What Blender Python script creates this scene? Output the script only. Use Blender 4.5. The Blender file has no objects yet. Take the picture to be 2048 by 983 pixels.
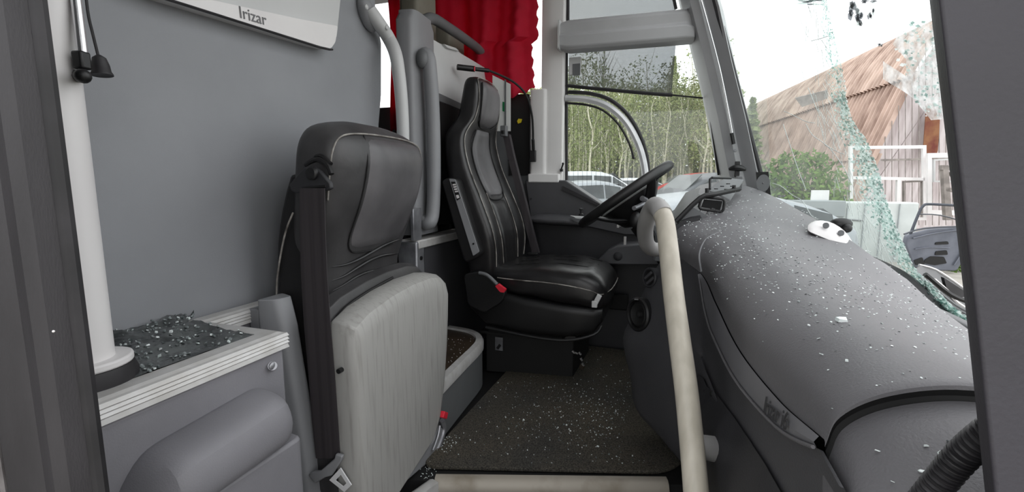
import bpy, bmesh, math, random
from mathutils import Vector, Matrix, noise
random.seed(7)
R = math.radians
SC = bpy.context.scene
COL = SC.collection
# ------------------------------------------------------------------ camera
F, PSI, TH, ZC = 930.0, R(19), R(7.75), 0.84
CD = Vector((-math.sin(PSI)*math.cos(TH), math.cos(PSI)*math.cos(TH), -math.sin(TH)))
CR = Vector((math.cos(PSI), math.sin(PSI), 0))
CU = CR.cross(CD)
CO = Vector((0, 0, ZC))
def ray(u, v): return CD + CR*((u-1024)/F) - CU*((v-491.5)/F)
def A(u, v, ax, val):
    q = ray(u, v); t = (val-CO['xyz'.index(ax)])/q['xyz'.index(ax)]
    return CO + q*t
def D(u, v, d): return CO + ray(u, v)*d
cam = bpy.data.cameras.new('camera'); co = bpy.data.objects.new('camera', cam); COL.objects.link(co)
cam.sensor_width = 36; cam.lens = F/2048*36; cam.clip_start = 0.02; cam.clip_end = 300
co.matrix_world = Matrix(((CR.x, CU.x, -CD.x, 0), (CR.y, CU.y, -CD.y, 0), (CR.z, CU.z, -CD.z, ZC), (0, 0, 0, 1)))
SC.camera = co
SC.view_settings.view_transform = 'Standard'; SC.view_settings.look = 'None'
SC.view_settings.gamma = 1; SC.view_settings.use_curve_mapping = False
SC.view_settings.exposure = 0.3
SC.cycles.use_denoising = True
SC.cycles.max_bounces = 10; SC.cycles.transparent_max_bounces = 24; SC.cycles.diffuse_bounces = 6
SC.cycles.caustics_reflective = False; SC.cycles.caustics_refractive = False

# ------------------------------------------------------------------ materials
def lin(c): return tuple((x/255/12.92 if x/255 <= .04045 else ((x/255+.055)/1.055)**2.4) for x in c)
def mat(name, rgb, rough=.6, metal=0, rgb2=None, ns=8, contrast=(.35, .65), bump=0, bs=60, spec=.5, stretch=None, kind='noise', grain=0, gs=400):
    m = bpy.data.materials.new(name); m.use_nodes = True
    nt = m.node_tree; N = nt.nodes; L = nt.links
    p = N['Principled BSDF']
    p.inputs['Roughness'].default_value = rough; p.inputs['Metallic'].default_value = metal
    p.inputs['Specular IOR Level'].default_value = spec
    c1 = lin(rgb)+(1,); p.inputs['Base Color'].default_value = c1
    tc = N.new('ShaderNodeTexCoord'); mp = N.new('ShaderNodeMapping'); L.new(tc.outputs['Object'], mp.inputs['Vector'])
    if stretch: mp.inputs['Scale'].default_value = stretch
    n1 = N.new('ShaderNodeTexNoise'); n1.inputs['Scale'].default_value = ns; n1.inputs['Detail'].default_value = 5
    L.new(mp.outputs[0], n1.inputs['Vector'])
    cr = N.new('ShaderNodeValToRGB'); cr.color_ramp.elements[0].position = contrast[0]; cr.color_ramp.elements[1].position = contrast[1]
    c2 = lin(rgb2)+(1,) if rgb2 else tuple(min(1, x*1.12) for x in c1[:3])+(1,)
    cr.color_ramp.elements[0].color = c1; cr.color_ramp.elements[1].color = c2
    L.new(n1.outputs['Fac'], cr.inputs['Fac']); L.new(cr.outputs['Color'], p.inputs['Base Color'])
    if grain:
        n3 = N.new('ShaderNodeTexNoise'); n3.inputs['Scale'].default_value = gs; n3.inputs['Detail'].default_value = 2; L.new(tc.outputs['Object'], n3.inputs['Vector'])
        mr = N.new('ShaderNodeMapRange'); mr.inputs['From Min'].default_value = .3; mr.inputs['From Max'].default_value = .7; mr.inputs['To Min'].default_value = 1-grain; mr.inputs['To Max'].default_value = 1+grain; L.new(n3.outputs['Fac'], mr.inputs['Value'])
        vm = N.new('ShaderNodeVectorMath'); vm.operation = 'SCALE'; L.new(cr.outputs['Color'], vm.inputs[0]); L.new(mr.outputs['Result'], vm.inputs['Scale']); L.new(vm.outputs[0], p.inputs['Base Color'])
    if bump:
        if kind == 'voronoi':
            n2 = N.new('ShaderNodeTexVoronoi'); n2.feature = 'DISTANCE_TO_EDGE'; n2.inputs['Scale'].default_value = bs; o = n2.outputs['Distance']
        elif kind == 'wave':
            n2 = N.new('ShaderNodeTexWave'); n2.inputs['Scale'].default_value = bs; n2.inputs['Distortion'].default_value = 1; o = n2.outputs['Fac']
        else:
            n2 = N.new('ShaderNodeTexNoise'); n2.inputs['Scale'].default_value = bs; n2.inputs['Detail'].default_value = 6; o = n2.outputs['Fac']
        L.new(mp.outputs[0], n2.inputs['Vector'])
        b = N.new('ShaderNodeBump'); b.inputs['Strength'].default_value = bump; b.inputs['Distance'].default_value = .004
        L.new(o, b.inputs['Height']); L.new(b.outputs[0], p.inputs['Normal'])
    return m
def glassmat(name, tint=(255, 255, 255), gloss=.06, haze=0, hazecol=(235, 240, 240), rough=.02, hns=0):
    m = bpy.data.materials.new(name); m.use_nodes = True
    nt = m.node_tree; N = nt.nodes; L = nt.links; N.clear()
    out = N.new('ShaderNodeOutputMaterial'); t = N.new('ShaderNodeBsdfTransparent'); t.inputs[0].default_value = lin(tint)+(1,)
    g = N.new('ShaderNodeBsdfGlossy'); g.inputs['Roughness'].default_value = rough
    mx = N.new('ShaderNodeMixShader'); mx.inputs[0].default_value = gloss
    L.new(t.outputs[0], mx.inputs[1]); L.new(g.outputs[0], mx.inputs[2]); last = mx
    if haze:
        df = N.new('ShaderNodeBsdfDiffuse'); df.inputs[0].default_value = lin(hazecol)+(1,)
        tl = N.new('ShaderNodeBsdfTranslucent'); tl.inputs[0].default_value = lin(hazecol)+(1,)
        m2 = N.new('ShaderNodeMixShader'); m2.inputs[0].default_value = .6
        L.new(df.outputs[0], m2.inputs[1]); L.new(tl.outputs[0], m2.inputs[2])
        m3 = N.new('ShaderNodeMixShader'); m3.inputs[0].default_value = haze
        if hns:
            tc = N.new('ShaderNodeTexCoord'); nz = N.new('ShaderNodeTexNoise'); nz.inputs['Scale'].default_value = hns; nz.inputs['Detail'].default_value = 8
            cr = N.new('ShaderNodeValToRGB'); cr.color_ramp.elements[0].position = .35; cr.color_ramp.elements[1].position = .7
            cr.color_ramp.elements[0].color = (haze*.4,)*3+(1,); cr.color_ramp.elements[1].color = (min(1, haze*1.7),)*3+(1,)
            L.new(tc.outputs['Object'], nz.inputs['Vector']); L.new(nz.outputs['Fac'], cr.inputs['Fac']); L.new(cr.outputs['Color'], m3.inputs[0])
        L.new(mx.outputs[0], m3.inputs[1]); L.new(m2.outputs[0], m3.inputs[2]); last = m3
    L.new(last.outputs[0], out.inputs[0])
    return m
M = {}
M['vinyl'] = mat('grey_vinyl', (140, 142, 146), .62, rgb2=(147, 149, 153), ns=4, bump=.12, bs=500)
M['white'] = mat('white_paint', (225, 222, 222), .4, rgb2=(232, 230, 229), ns=5)
M['panelgrey'] = mat('light_grey_panel', (196, 197, 197), .5, rgb2=(203, 204, 204), ns=5)
M['metaltrim'] = mat('brushed_trim', (214, 216, 218), .35, .25, rgb2=(225, 226, 228), ns=30)
M['alu'] = mat('aluminium_profile', (206, 205, 204), .42, .15, rgb2=(192, 190, 187), ns=30)
M['aludirty'] = mat('worn_aluminium', (164, 157, 146), .5, .1, rgb2=(124, 114, 98), ns=9, contrast=(.45, .75))
M['cab'] = mat('cabinet_plastic', (124, 123, 128), .5, rgb2=(134, 133, 138), ns=6, bump=.15, bs=420)
M['rubber'] = mat('black_rubber', (28, 27, 29), .55, rgb2=(44, 42, 45), ns=20)
M['door'] = mat('door_rubber', (50, 48, 51), .5, rgb2=(38, 36, 39), ns=6, stretch=(4, 4, 1), bump=.1, bs=200)
M['doorlight'] = mat('worn_seal', (118, 114, 114), .6, rgb2=(90, 86, 86), ns=40)
M['post'] = mat('dark_post_plastic', (54, 52, 58), .55, rgb2=(48, 46, 51), ns=5, bump=.1, bs=300)
M['leather'] = mat('black_leather', (24, 23, 24), .34, rgb2=(36, 35, 36), ns=7, bump=.35, bs=28)
M['leather2'] = mat('sheen_black_leather', (76, 75, 77), .42, rgb2=(104, 102, 104), ns=5, bump=.35, bs=24)  # sheen of the black seat pads put into a lighter base colour
M['leatherdark'] = mat('matt_black_leather', (18, 17, 18), .5, rgb2=(26, 25, 26), ns=8, bump=.25, bs=40)
M['pipe'] = mat('seam_piping', (176, 172, 166), .6, rgb2=(90, 86, 82), ns=25)
M['seam'] = mat('dark_seam', (16, 16, 17), .7)
M['shell'] = mat('scuffed_grey_shell', (166, 165, 162), .5, rgb2=(143, 141, 137), ns=14, contrast=(.5, .78), stretch=(4, 8, .5), bump=.06, bs=80)
M['greypl'] = mat('grey_plastic', (136, 137, 140), .5, rgb2=(144, 145, 148), ns=6)
M['pillar'] = mat('lit_pillar_plastic', (172, 173, 175), .5, rgb2=(180, 181, 183), ns=6)  # grey raised so the colour carries windscreen light on A pillar and blind housing
M['pillarlit'] = mat('lit_pale_plastic', (226, 225, 224), .5, rgb2=(230, 229, 228), ns=6)  # light grey of the B pillar, brightened to paint in the windscreen light
M['leather3'] = mat('soft_sheen_leather', (52, 51, 52), .42, rgb2=(70, 69, 70), ns=7, bump=.4, bs=26)  # black leather of the guide seat, its sheen painted in as lighter grey
M['greydk'] = mat('mid_grey_plastic', (100, 102, 104), .5, rgb2=(108, 110, 112), ns=6)
M['belt'] = mat('seatbelt_webbing', (60, 55, 58), .75, rgb2=(44, 40, 43), ns=3, stretch=(26, 26, .2), bump=.25, bs=260)
M['black'] = mat('black_plastic', (20, 20, 21), .45, rgb2=(27, 27, 28), ns=10)
M['blackmatt'] = mat('black_matt', (9, 9, 9), .7, rgb2=(13, 13, 14), ns=10)
M['chrome'] = mat('bright_steel', (220, 220, 222), .25, .9)
M['plate'] = mat('bright_tongue_steel', (236, 236, 238), .35, .15)
M['steel'] = mat('dull_steel', (165, 166, 170), .4, .6, rgb2=(120, 120, 124), ns=14)
M['red'] = mat('red_plastic', (216, 44, 62), .4)
M['curtain'] = mat('red_curtain_cloth', (196, 26, 62), .8, rgb2=(176, 20, 52), ns=12, bump=.1, bs=120)
_n = M['curtain'].node_tree; _o = _n.nodes['Material Output']; _t = _n.nodes.new('ShaderNodeBsdfTranslucent'); _t.inputs[0].default_value = lin((205, 30, 70))+(1,)
_m = _n.nodes.new('ShaderNodeMixShader'); _m.inputs[0].default_value = .4; _n.links.new(_n.nodes['Principled BSDF'].outputs[0], _m.inputs[1]); _n.links.new(_t.outputs[0], _m.inputs[2]); _n.links.new(_m.outputs[0], _o.inputs[0])
M['beige'] = mat('beige_headrest', (128, 124, 112), .7, rgb2=(138, 134, 122), ns=8)
M['carpet'] = mat('dirty_carpet', (58, 57, 54), .95, rgb2=(84, 77, 64), ns=3.2, contrast=(.3, .75), bump=.9, bs=260, grain=.75, gs=230)
M['brown'] = mat('wet_brown_cover', (74, 62, 50), .3, rgb2=(52, 44, 36), ns=5)
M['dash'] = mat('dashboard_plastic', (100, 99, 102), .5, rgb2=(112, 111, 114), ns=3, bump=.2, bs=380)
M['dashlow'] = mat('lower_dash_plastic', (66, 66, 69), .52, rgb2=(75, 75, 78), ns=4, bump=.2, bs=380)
M['dashdark'] = mat('dark_dash_plastic', (42, 42, 45), .5, rgb2=(48, 48, 51), ns=5, bump=.15, bs=380)
M['strip'] = mat('strip_plastic', (112, 112, 116), .4, rgb2=(120, 120, 124), ns=6)
M['letter'] = mat('grey_lettering', (110, 110, 112), .6)
M['letterdk'] = mat('faded_lettering', (50, 50, 52), .7)
M['rail'] = mat('cream_rail', (190, 184, 171), .42, rgb2=(172, 166, 153), ns=5, stretch=(8, 8, .5))
M['railgrey'] = mat('grey_rail_plastic', (150, 149, 148), .5)
M['crzg'] = glassmat('smoky_glass_flake', (120, 124, 128), .1, .25, (150, 152, 155), rough=.2)
M['glass'] = glassmat('window_glass', (246, 250, 248), .05, .07)
M['tint'] = glassmat('tinted_glass', (190, 191, 192), .05, .10, (200, 200, 200))
M['wind'] = glassmat('dusty_windscreen_glass', (238, 244, 242), .05, .13, (236, 242, 242), hns=3)
M['crackline'] = mat('white_crack', (225, 232, 230), .4)
M['frost'] = glassmat('crazed_glass', (236, 240, 239), .08, .55, (246, 248, 247), rough=.2, hns=40)
M['crz1'] = glassmat('shattered_glass', (214, 234, 230), .14, .55, (226, 244, 240), rough=.12)
M['crz2'] = glassmat('shattered_glass_pale', (230, 242, 240), .15, .75, (242, 250, 248), rough=.15)
M['crz3'] = glassmat('shattered_glass_dark', (160, 188, 182), .18, .3, (176, 206, 199), rough=.1)
M['chip'] = mat('glass_chip', (205, 216, 214), .08, 0, rgb2=(235, 240, 240), ns=60, spec=.9)
M['chipdk'] = mat('glass_chip_dark', (62, 70, 70), .08, 0, rgb2=(150, 158, 158), ns=90, spec=1)
M['sheet'] = mat('crumpled_glass_sheet', (50, 53, 54), .12, 0, rgb2=(92, 96, 96), ns=20, bump=.6, bs=50, spec=.9)
M['paper'] = mat('paper_notice', (222, 224, 222), .7)
M['green'] = mat('green_print', (20, 120, 70), .7)
M['yellow'] = mat('yellow_plastic', (210, 190, 30), .5)

# ------------------------------------------------------------------ mesh helpers
def cr1(ks, x):
    """smooth interpolation of rows (x, a, b, ...)"""
    if x <= ks[0][0]: return list(ks[0][1:])
    if x >= ks[-1][0]: return list(ks[-1][1:])
    for i in range(len(ks)-1):
        if ks[i][0] <= x <= ks[i+1][0]: break
    a, b = ks[i], ks[i+1]; h = b[0]-a[0]; t = (x-a[0])/h
    p0 = ks[i-1] if i > 0 else a; p3 = ks[i+2] if i+2 < len(ks) else b
    out = []
    for k in range(1, len(a)):
        m0 = (b[k]-p0[k])/(b[0]-p0[0])*h; m1 = (p3[k]-a[k])/(p3[0]-a[0])*h
        t2, t3 = t*t, t*t*t
        out.append((2*t3-3*t2+1)*a[k]+(t3-2*t2+t)*m0+(-2*t3+3*t2)*b[k]+(t3-t2)*m1)
    return out
def spline(pts, n=6, closed=False):
    P = [Vector(p) for p in pts]; out = []; m = len(P)
    for i in range(m if closed else m-1):
        p0 = P[i-1] if (i > 0 or closed) else P[0]; p1 = P[i]; p2 = P[(i+1) % m]
        p3 = P[(i+2) % m] if (closed or i+2 < m) else P[-1]
        for k in range(n):
            t = k/n
            out.append(.5*((2*p1)+(p2-p0)*t+(2*p0-5*p1+4*p2-p3)*t*t+(3*p1-p0-3*p2+p3)*t**3))
    if not closed: out.append(P[-1].copy())
    return out
class MB:
    def __init__(s): s.bm = bmesh.new(); s.mi = 0
    def f(s, vs):
        try: fc = s.bm.faces.new(vs); fc.material_index = s.mi; return fc
        except ValueError: return None
    def box(s, c, d, rot=None):
        c = Vector(c); vs = []
        for i in (-1, 1):
            for j in (-1, 1):
                for k in (-1, 1):
                    p = Vector((i*d[0]/2, j*d[1]/2, k*d[2]/2))
                    if rot: p = rot @ p
                    vs.append(s.bm.verts.new(c+p))
        for q in ((0, 1, 3, 2), (4, 6, 7, 5), (0, 4, 5, 1), (2, 3, 7, 6), (0, 2, 6, 4), (1, 5, 7, 3)): s.f([vs[i] for i in q])
        return s
    def bx(s, x0, x1, y0, y1, z0, z1): return s.box(((x0+x1)/2, (y0+y1)/2, (z0+z1)/2), (x1-x0, y1-y0, z1-z0))
    def hexa(s, b, t):
        """two loops of equal length joined"""
        return s.loft([b, t])
    def loft(s, rings, closed=True, caps=True):
        V = [[s.bm.verts.new(Vector(p)) for p in r] for r in rings]; n = len(V[0])
        for a, b in zip(V, V[1:]):
            for i in range(n if closed else n-1):
                j = (i+1) % n; s.f([a[i], a[j], b[j], b[i]])
        if closed and caps: s.f(V[0][::-1]); s.f(V[-1])
        return s
    def tube(s, pts, r, n=12, sm=0, closed=False, flat=1.0):
        P = spline(pts, sm, closed) if sm else [Vector(p) for p in pts]
        rr = r if callable(r) else (lambda t: r)
        rings = []; up = Vector((0, 0, 1)); m = len(P); nrm = None
        for i, p in enumerate(P):
            t = (P[(i+1) % m]-P[i-1]) if closed else (P[min(i+1, m-1)]-P[max(i-1, 0)])
            t.normalize()
            if nrm is None: nrm = t.cross(up) if abs(t.z) < .95 else t.cross(Vector((0, 1, 0)))
            nrm = (nrm-t*nrm.dot(t)).normalized(); bn = t.cross(nrm); q = rr(i/max(1, m-1))
            rings.append([p+(nrm*math.cos(a)*q+bn*math.sin(a)*q*flat) for a in [2*math.pi*k/n for k in range(n)]])
        if closed: rings.append(rings[0])
        s.loft(rings, True, not closed)
        if closed: bmesh.ops.remove_doubles(s.bm, verts=s.bm.verts, dist=1e-6)
        return s
    def lathe(s, prof, o, ax, n=28, cap=True):
        """prof rows (radius, height along ax)"""
        ax = Vector(ax).normalized(); u = ax.orthogonal().normalized(); w = ax.cross(u); o = Vector(o)
        s.loft([[o+ax*h+(u*math.cos(2*math.pi*k/n)+w*math.sin(2*math.pi*k/n))*r for k in range(n)] for r, h in prof], True, cap)
        return s
    def prism(s, poly, vec):
        vec = Vector(vec); s.loft([[Vector(p) for p in poly], [Vector(p)+vec for p in poly]]); return s
    def grid(s, G): return s.loft(G, False, False)
    def ball(s, c, r, sc=(1, 1, 1), n=14, rot=None):
        c = Vector(c); rings = []
        for i in range(n//2+1):
            th = math.pi*(i/(n//2)); rg = []
            for k in range(n):
                p = Vector((math.sin(th)*math.cos(2*math.pi*k/n)*sc[0], math.sin(th)*math.sin(2*math.pi*k/n)*sc[1], math.cos(th)*sc[2]))*max(r, 1e-5)
                if i in (0, n//2): p = p+Vector((math.cos(2*math.pi*k/n), math.sin(2*math.pi*k/n), 0))*1e-5
                rg.append(c+(rot @ p if rot else p))
            rings.append(rg)
        s.loft(rings); return s
    def build(s, name, m, parent=None, smooth=True, bevel=0, sub=0, solid=0, seg=2, ang=35):
        bmesh.ops.recalc_face_normals(s.bm, faces=s.bm.faces)
        me = bpy.data.meshes.new(name)
        if parent is None:
            zs = [v.co for v in s.bm.verts]
            o3 = Vector(((min(v.x for v in zs)+max(v.x for v in zs))/2, (min(v.y for v in zs)+max(v.y for v in zs))/2, min(v.z for v in zs)))
        else: o3 = wloc(parent)
        bmesh.ops.translate(s.bm, verts=s.bm.verts, vec=-o3)
        s.bm.to_mesh(me); s.bm.free()
        ob = bpy.data.objects.new(name, me); COL.objects.link(ob)
        if parent is None: ob.location = o3
        else: ob.parent = parent
        for mm in (m if isinstance(m, (list, tuple)) else [m]): me.materials.append(mm)
        if smooth:
            for p in me.polygons: p.use_smooth = True
            try: me.set_sharp_from_angle(angle=R(ang))
            except Exception: pass
        if solid:
            md = ob.modifiers.new('solid', 'SOLIDIFY'); md.thickness = solid; md.offset = -1
        if bevel:
            md = ob.modifiers.new('bevel', 'BEVEL'); md.width = bevel; md.segments = seg; md.limit_method = 'ANGLE'; md.angle_limit = R(40)
        if sub:
            md = ob.modifiers.new('sub', 'SUBSURF'); md.levels = sub; md.render_levels = sub
        return ob
def wloc(o):
    v = Vector((0, 0, 0))
    while o is not None: v += o.location; o = o.parent
    return v
def tag(o, label, cat, group=None, kind=None):
    o['label'] = label; o['category'] = cat
    if group: o['group'] = group
    if kind: o['kind'] = kind
    return o
def thing(name, label, cat, loc, group=None):
    o = bpy.data.objects.new(name, None); COL.objects.link(o); o.location = loc; o.empty_display_size = .05
    return tag(o, label, cat, group)
def struct(o): o['kind'] = 'structure'; return o
def copy_tree(o, parent=None):
    c = o.copy(); COL.objects.link(c)
    if parent: c.parent = parent
    for ch in list(o.children): copy_tree(ch, c)
    return c
def text(name, s, p0, p1, up, size, m, parent, extrude=.0006):
    cu = bpy.data.curves.new(name, 'FONT'); cu.body = s; cu.size = size; cu.extrude = extrude; cu.materials.append(m)
    ob = bpy.data.objects.new(name, cu); COL.objects.link(ob)
    x = (Vector(p1)-Vector(p0)).normalized(); n = x.cross(Vector(up)).normalized(); y = n.cross(x)
    loc = Vector(p0)-wloc(parent); ob.parent = parent
    bpy.context.view_layer.update(); me = bpy.data.meshes.new_from_object(ob); bpy.data.objects.remove(ob); bpy.data.curves.remove(cu)
    ob = bpy.data.objects.new(name, me); COL.objects.link(ob); ob.parent = parent
    ob.matrix_local = Matrix(((x.x, y.x, n.x, loc.x), (x.y, y.y, n.y, loc.y), (x.z, y.z, n.z, loc.z), (0, 0, 0, 1)))
    return ob
def superring(cx, cy, a, b, e=4, n=36, z=None, dish=0):
    out = []
    for k in range(n):
        t = 2*math.pi*k/n; c, s_ = math.cos(t), math.sin(t)
        x = math.copysign(abs(c)**(2/e), c); y = math.copysign(abs(s_)**(2/e), s_)
        dx = -dish*(1-y*y)*max(0, x)
        out.append((cx+a*x+dx, cy+b*y, z))
    return out
def arc(c, r, a0, a1, n, pl='xy'):
    return [(c[0]+r*math.cos(R(a0+(a1-a0)*k/n)), c[1]+r*math.sin(R(a0+(a1-a0)*k/n))) for k in range(n+1)]
def roundpoly(pts, r, n=5):
    out = []; m = len(pts); P = [Vector(p) for p in pts]
    for i in range(m):
        p, a, b = P[i], P[i-1], P[(i+1) % m]
        u = (a-p); w = (b-p); q = min(r, u.length*.45, w.length*.45); s0 = p+u.normalized()*q; s1 = p+w.normalized()*q
        for k in range(n+1):
            t = k/n; out.append(s0*(1-t)**2+p*2*t*(1-t)+s1*t*t)
    return out
exec_parts = []
# ------------------------------------------------------------------ setting
# step edge line (skewed top step)
E0, E1 = Vector((-.606, 1.085, 0)), Vector((.03, 1.291, 0))
b = MB(); b.prism([(-1.0, .96, -.05), (-.66, 1.07, -.05), (.35, 1.39, -.05), (.35, 2.36, -.05), (-1.0, 2.36, -.05)], (0, 0, .048)); struct(b.build('floor', M['blackmatt'], smooth=False))
b = MB(); b.bx(-1.0, .3, .2, 1.45, -.36, -.32); o = struct(b.build('floor_lower_step', M['blackmatt'], smooth=False)); o.name = 'floor.001'
b = MB(); b.prism([(-.68, 1.05, -.32), (.1, 1.30, -.32), (.1, 1.33, -.32), (-.68, 1.08, -.32)], (0, 0, .27)); struct(b.build('trim_4', M['blackmatt'], smooth=False))
# step nosing
b = MB()
dv = (E1-E0).normalized(); nv = Vector((-dv.y, dv.x, 0))
prof = [(-.016, -.030), (-.018, -.012), (-.010, .004), (0, .010), (.018, .010), (.018, -.03)]
b.loft([[E0+dv*t+nv*p[0]+Vector((0, 0, p[1]-.002)) for p in prof] for t in (0.0, .66)])
struct(b.build('trim_1', M['aludirty']))
b = MB(); d2 = Vector((-.35, -.94, 0)).normalized(); n2 = Vector((d2.y, -d2.x, 0))
b.loft([[E0+Vector((-.004, -.004, 0))+d2*t-n2*p[0]*1.3+Vector((0, 0, p[1]-.004-t*.05)) for p in prof] for t in (0.0, .24)])
struct(b.build('trim_2', M['alu']))
# bulkhead
b = MB()
pl = [(.22, -.32), (1.435, -.32), (1.43, .5), (1.425, .9), (1.475, 1.15), (1.487, 1.33), (1.46, 1.42), (1.455, 1.95), (.22, 1.95)]
b.prism([(-1.045, y, z) for y, z in pl], (.045, 0, 0)); wb = struct(b.build('wall_rear', M['vinyl'], bevel=.008, seg=3))
GX = [(.2, .46), (.7, .585), (1.1, .62), (1.5, .605), (1.9, .52), (2.3, .375)]
def gx(y): return cr1(GX, y)[0]
# far (driver) side wall with openings
b = MB()
b.bx(-3.2, -.70, 2.38, 2.44, -.1, 1.27); b.bx(-.70, .36, 2.38, 2.44, -.1, .60)
b.bx(-3.2, .3, 2.38, 2.44, 1.86, 2.0); b.bx(-3.2, -2.6, 2.38, 2.44, 1.12, 1.86)
struct(b.build('wall_left', M['greydk'], smooth=False))
b = MB(); b.bx(-3.25, -3.2, .2, 2.44, -.3, 2.0); struct(b.build('wall_cabin_rear', M['greydk'], smooth=False)).name = 'wall_back'
b = MB(); b.bx(-3.2, -1.05, .18, .22, -.3, 2.0); struct(b.build('wall_right', M['greydk'], smooth=False))
b = MB(); b.bx(-3.2, -1.0, .2, 2.4, -.06, -.01); struct(b.build('floor', M['carpet'], smooth=False))
b = MB(); b.grid([[(gx(y)-.02, y, .55), (gx(y)+.05, y, .3), (gx(y)+.06, y, -.6)] for y in [.1+2.34*k/24 for k in range(25)]]); struct(b.build('wall_front', M['greydk'], solid=.02))
b = MB(); b.bx(-.62, .9, .10, .30, 1.50, 2.0); b.bx(.62, .95, .10, .3, -.6, 2.0); b.bx(-1.25, -.62, .10, .19, -.6, 2.0); struct(b.build('wall_sky_block', M['greydk'], smooth=False)).name = 'wall_door_block'  # unseen body side and door header, added to block sky light
b = MB(); b.bx(-3.25, .02, .10, 2.44, 1.97, 2.02); struct(b.build('ceiling', M['panelgrey'], smooth=False))
# B pillar
b = MB()
bl = [A(1083, 100, 'y', 2.35).x, A(1130, 100, 'y', 2.35).x]
b.loft([roundpoly([(bl[0], 2.44, z), (bl[0], 2.345, z), (bl[0]+.05, 2.335, z), (bl[1]-.004, 2.335, z), (bl[1], 2.35, z), (bl[1], 2.44, z)], .012, 3) for z in (.835, 1.2, 1.97)])
b.build('trim_5', M['pillarlit'])['kind'] = 'structure'
b = MB(); zz = A(1075, 178, 'y', 2.33).z
b.loft([roundpoly([(A(1058, 300, 'y', 2.33).x, 2.44, z), (A(1058, 300, 'y', 2.33).x+.004, 2.33, z), (bl[0]+.03, 2.32, z), (bl[0]+.05, 2.44, z)], .014, 3) for z in (.84, zz-.02, zz)])
b.build('trim_6', M['pillarlit'], bevel=.006)['kind'] = 'structure'
b = MB(); b.bx(A(1056, 340, 'y', 2.31).x, bl[1]-.012, 2.305, 2.44, .84, .885); b.build('trim_7', M['pillarlit'], bevel=.006)['kind'] = 'structure'
# A pillar (leaning)
b = MB(); rows = []
for (l, rr) in (((1352, -60), (1408, -60)), ((1372, 30), (1437, 30)), ((1398, 140), (1462, 130)), ((1420, 250), (1490, 230)), ((1437, 345), (1512, 330)), ((1452, 420), (1535, 410)), ((1470, 500), (1560, 490))):
    L_ = A(l[0], l[1], 'y', 2.35); R_ = A(rr[0], rr[1], 'y', 2.20); z = (L_.z+R_.z)/2
    mid = L_.lerp(R_, .32)+Vector((-.012, -.05, 0)); m2 = L_.lerp(R_, .55)+Vector((-.008, -.035, 0)); m3 = L_.lerp(R_, .62)+Vector((.004, -.012, 0))
    rows.append([(L_.x, 2.46, z), (L_.x, 2.35, z), (mid.x, mid.y, z), (m2.x, m2.y, z), (m3.x, m3.y, z), (R_.x, R_.y-.01, z), (R_.x+.02, 2.24, z), (R_.x+.02, 2.46, z)])
b.loft(rows); b.build('trim_8', M['pillar'])['kind'] = 'structure'
# windscreen rubber along A pillar
def GS(u, v, off=0):
    """point where the view through (u,v) meets the curved windscreen"""
    q = ray(u, v); lo, hi = .15, 4.0
    fn = lambda t: (lambda p: p.x-(gx(p.y)-.3*(p.z-.8)))(CO+q*t)
    for _ in range(60):
        m = (lo+hi)/2
        if fn(m) > 0: hi = m
        else: lo = m
    return CO+q*(lo+off)
pl = [(1408, -80), (1430, 0), (1456, 100), (1484, 210), (1511, 310), (1534, 395), (1560, 480)]
b = MB(); b.tube([A(u, v, 'y', 2.21) for u, v in pl], .011, 8, 3)
rb = tag(b.build('windscreen_seal', M['rubber']), 'black rubber seal along the leaning grey front pillar', 'seal')

# window panes
wn = bpy.data.objects.new('window_1', None); COL.objects.link(wn); wn.location = (-.2, 2.4, .6); struct(wn)
b = MB(); b.grid([[(-.55, 2.40, .55), (.45, 2.40, .55)], [(-.55, 2.40, 1.9), (.3, 2.40, 1.9)]]); b.build('pane', M['glass'], wn)
def wp(u, v, y=2.372): return A(u, v, 'y', y)
# upper tinted sliding pane with its dark bottom rail
P4 = [wp(1137, 100), wp(1352, 84), wp(1343, 191), wp(1137, 172)]
b = MB(); b.prism(P4, (0, .005, 0)); b.build('tinted_pane', M['tint'], wn, smooth=False)['label'] = 'dark tinted upper sliding pane'
b = MB(); b.tube([wp(1131, 171), wp(1200, 178), wp(1300, 187), wp(1345, 190)], .0085, 8, 2); b.tube([wp(1345, 190), wp(1406, 196)], .004, 6); b.build('window_rail', M['rubber'], wn)
b = MB(); b.tube([wp(1133, 105), wp(1133, 360)], .008, 6); b.tube([wp(1115, 103, 2.35), wp(1250, 95, 2.36), wp(1390, 85, 2.35), wp(1413, 180, 2.35), wp(1437, 350, 2.35)], .005, 6); b.build('window_seal', M['rubber'], wn)
# arched light grey inner frame
pa = [(1131, 196), (1175, 199), (1215, 212), (1250, 242), (1275, 285), (1288, 330), (1292, 380), (1293, 420)]
b = MB(); b.tube([wp(u, v, 2.36) for u, v in pa], .0165, 8, 5); b.build('arched_frame', M['metaltrim'], wn)
b = MB(); b.tube([wp(u+6, v-12, 2.375) for u, v in pa], .010, 8, 5)
b.tube([wp(u, v, 2.35) for u, v in [(1131, 206), (1170, 209), (1205, 220), (1236, 247), (1258, 285), (1268, 318)]], .006, 6, 4); b.build('arched_seal', M['rubber'], wn)
b = MB(); b.box(wp(1150, 132), (.06, .006, .085)); vc = b.build('vent_catch', M['panelgrey'], wn, bevel=.004); b = MB(); b.box(wp(1153, 139, 2.366), (.036, .004, .055)); b.build('catch_window', M['greydk'], vc)
# heater lines in the lower pane
b = MB()
for k in range(15):
    u = 1138+k*9; v0 = 206+max(0, (k-4))**2*.75
    b.tube([wp(u, v0+6, 2.385), wp(u, 372, 2.385)], .0007, 4)
b.build('heater_wire', M['blackmatt'], wn)
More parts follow.
